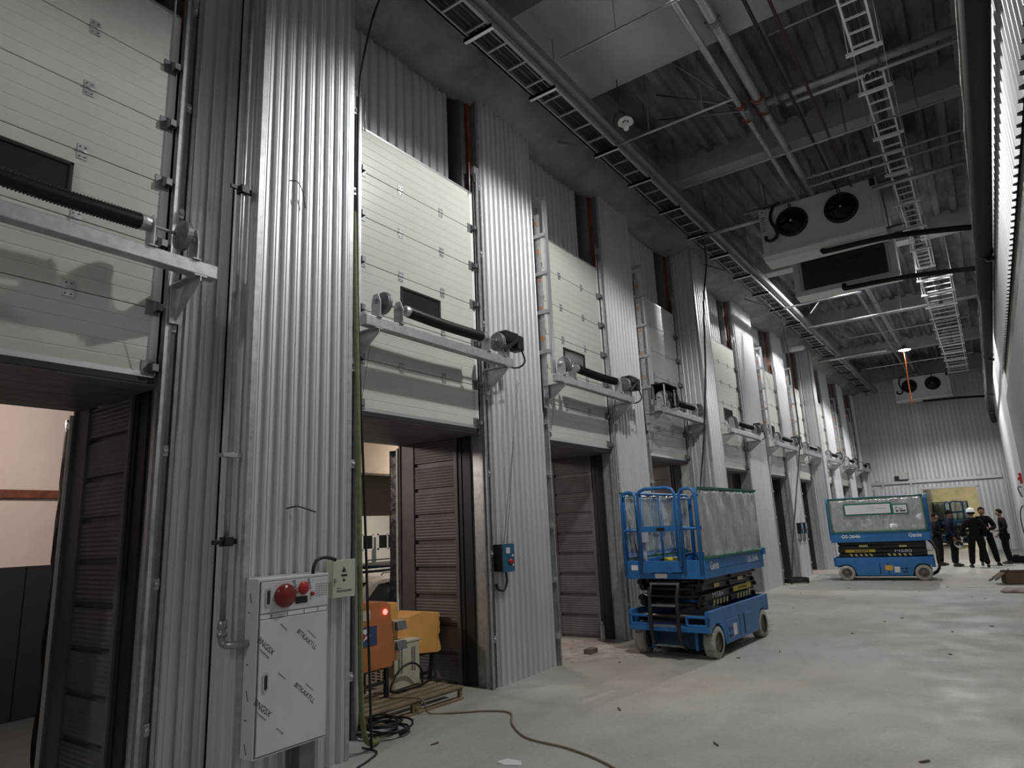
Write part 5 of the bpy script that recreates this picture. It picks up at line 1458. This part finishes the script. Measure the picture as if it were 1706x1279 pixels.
    if cap:
        g = MB().lathe([(.112 * k, -.01), (.113 * k, .03), (.10 * k, .07), (.06 * k, .10), (.001, .108)], tuple(c + Vector((0, 0, .015))), 'z', 20)
        g.add([tuple(c + fx * a + fy * b_ + Vector((0, 0, z_))) for a, b_, z_ in ((.08, -.08, .01), (.17, -.05, -.005), (.17, .05, -.005), (.08, .08, .01), (.08, -.08, .02), (.17, -.05, .005), (.17, .05, .005), (.08, .08, .02))], [(0, 1, 2, 3), (7, 6, 5, 4), (0, 4, 5, 1), (1, 5, 6, 2), (2, 6, 7, 3)])
        obj('cap', g, 'black_cloth', t)
    if hat:
        g = MB().lathe([(.13 * k, .0), (.135 * k, .008), (.122 * k, .02), (.118 * k, .06), (.10 * k, .105), (.06 * k, .135), (.001, .145)], tuple(c + Vector((0, 0, -.01))), 'z', 24)
        g.add([tuple(c + fx * a + fy * b_ + Vector((0, 0, z_))) for a, b_, z_ in ((.09, -.09, -.01), (.185, -.05, -.018), (.185, .05, -.018), (.09, .09, -.01), (.09, -.09, .002), (.185, -.05, -.008), (.185, .05, -.008), (.09, .09, .002))], [(0, 1, 2, 3), (7, 6, 5, 4), (0, 4, 5, 1), (1, 5, 6, 2), (2, 6, 7, 3)])
        g.bar(tuple(c - fx * .10 + Vector((0, 0, .08))), tuple(c + fx * .06 + Vector((0, 0, .132))), .03, .015)
        obj('hard_hat', g, 'helmet', t)
        obj('hair', MB().lathe([(.098 * k, -.075), (.105 * k, -.03), (.105 * k, .01)], tuple(c - fx * .012), 'z', 18), 'hair', t)
    if gloves:
        for n in gloves:
            gk = {q: (p, (r if not isinstance(r, tuple) else r[0]) + .004) for q, (p, r) in N.items() if q in ('pa' + n, 'wr' + n) or (q[0] in 'fgh' and q[-1] == n and q[1] in '0123') or (q[0] == 't' and q[-1] == n and q[1] in '012')}
            gk['pa' + n] = (N['pa' + n][0], (.046 * k, .027 * k)); gk['wr' + n] = (N['wr' + n][0], .036 * k)
            order = ['pa' + n] + [q for q in gk if q != 'pa' + n]
            gk = {q: gk[q] for q in order}
            skin('glove', gk, [e_ for e_ in E if e_[0] in gk and e_[1] in gk], 'glove', t)
    return t
LEG = {'L': ((.02, .10, .50), (-.03, .115, .085), (.13, .13, .03)), 'R': ((.02, -.10, .50), (-.03, -.115, .085), (.13, -.13, .03))}
WIDE = {'L': ((.05, .15, .50), (.02, .20, .085), (.18, .23, .03)), 'R': ((-.01, -.14, .50), (-.09, -.19, .085), (.07, -.22, .03))}
STRIDE = {'L': ((.10, .10, .50), (.10, .11, .085), (.26, .12, .03)), 'R': ((-.04, -.10, .50), (-.18, -.11, .09), (-.02, -.12, .03))}
DOWN = {'L': ((-.04, .245, 1.13), (.05, .26, .90), (.1, 0, -1)), 'R': ((-.04, -.245, 1.13), (.05, -.26, .90), (.1, 0, -1))}
FOLD = {'L': ((.05, .27, 1.14), (.24, .06, 1.10), (.35, -.9, .05)), 'R': ((.04, -.27, 1.14), (.25, -.04, 1.14), (.3, .9, .1))}
BENT = {'L': ((-.06, .25, 1.14), (.16, .20, 1.08), (1, -.1, .2)), 'R': ((-.05, -.25, 1.13), (.10, -.24, .95), (.7, .1, -.6))}
person('man in glasses and a black jacket, half hidden behind the side-on scissor lift', (-1.72, 27.2, 0), -.25, 1.70, 'black_cloth', 'char_cloth', {'L': DOWN['L'], 'R': ((.02, -.25, 1.14), (.20, -.14, 1.02), (.6, .6, -.1))}, LEG, glasses=True, lean=.04)
person('man in navy workwear and cap holding a white hard hat at his side', (-1.27, 26.75, 0), -.15, 1.78, 'navy_cloth', 'black_cloth', {'L': ((-.08, .245, 1.13), (.02, .22, .95), (.3, -.3, -1)), 'R': ((-.02, -.25, 1.14), (.10, -.27, .91), (.15, 0, -1))}, LEG, cap=True, stocky=1.05)
person('man in a white hard hat and black workwear seen from behind', (-.62, 26.15, 0), PI / 2 + .15, 1.80, 'black_cloth', 'black_cloth', {'L': ((-.03, .30, 1.15), (.05, .34, .93), (.1, .05, -1)), 'R': ((-.08, -.27, 1.13), (-.02, -.25, .92), (.1, .1, -1))}, WIDE, hat=True, gloves='LR', stocky=1.04)
person('tall dark-haired man in black with folded arms behind the white hard hat', (-.36, 27.0, 0), -PI / 2 + .2, 1.83, 'black_cloth', 'black_cloth', FOLD, WIDE, stocky=1.05, nod=.12)
person('dark-haired man in black on his own near the right wall, facing the others', (.14, 27.75, 0), PI + .1, 1.74, 'black_cloth', 'black_cloth', BENT, LEG, stocky=.98, nod=.1)
t = thing('hard_hat', 'white hard hat held upside down in the hand of the man in navy', 'hard hat', (-1.10, 26.47, .74))
g = MB().lathe([(.135, .0), (.14, -.01), (.125, -.02), (.12, -.06), (.10, -.105), (.06, -.13), (.001, -.14)], (0, 0, 0), 'z', 24)
obj('shell', g, 'helmet', t, rot=(.7, .25, 0))
obj('harness', MB().lathe([(.118, -.01), (.112, -.05), (.06, -.09), (.001, -.1)], (0, 0, 0), 'z', 20), 'black', t, rot=(.7, .25, 0))
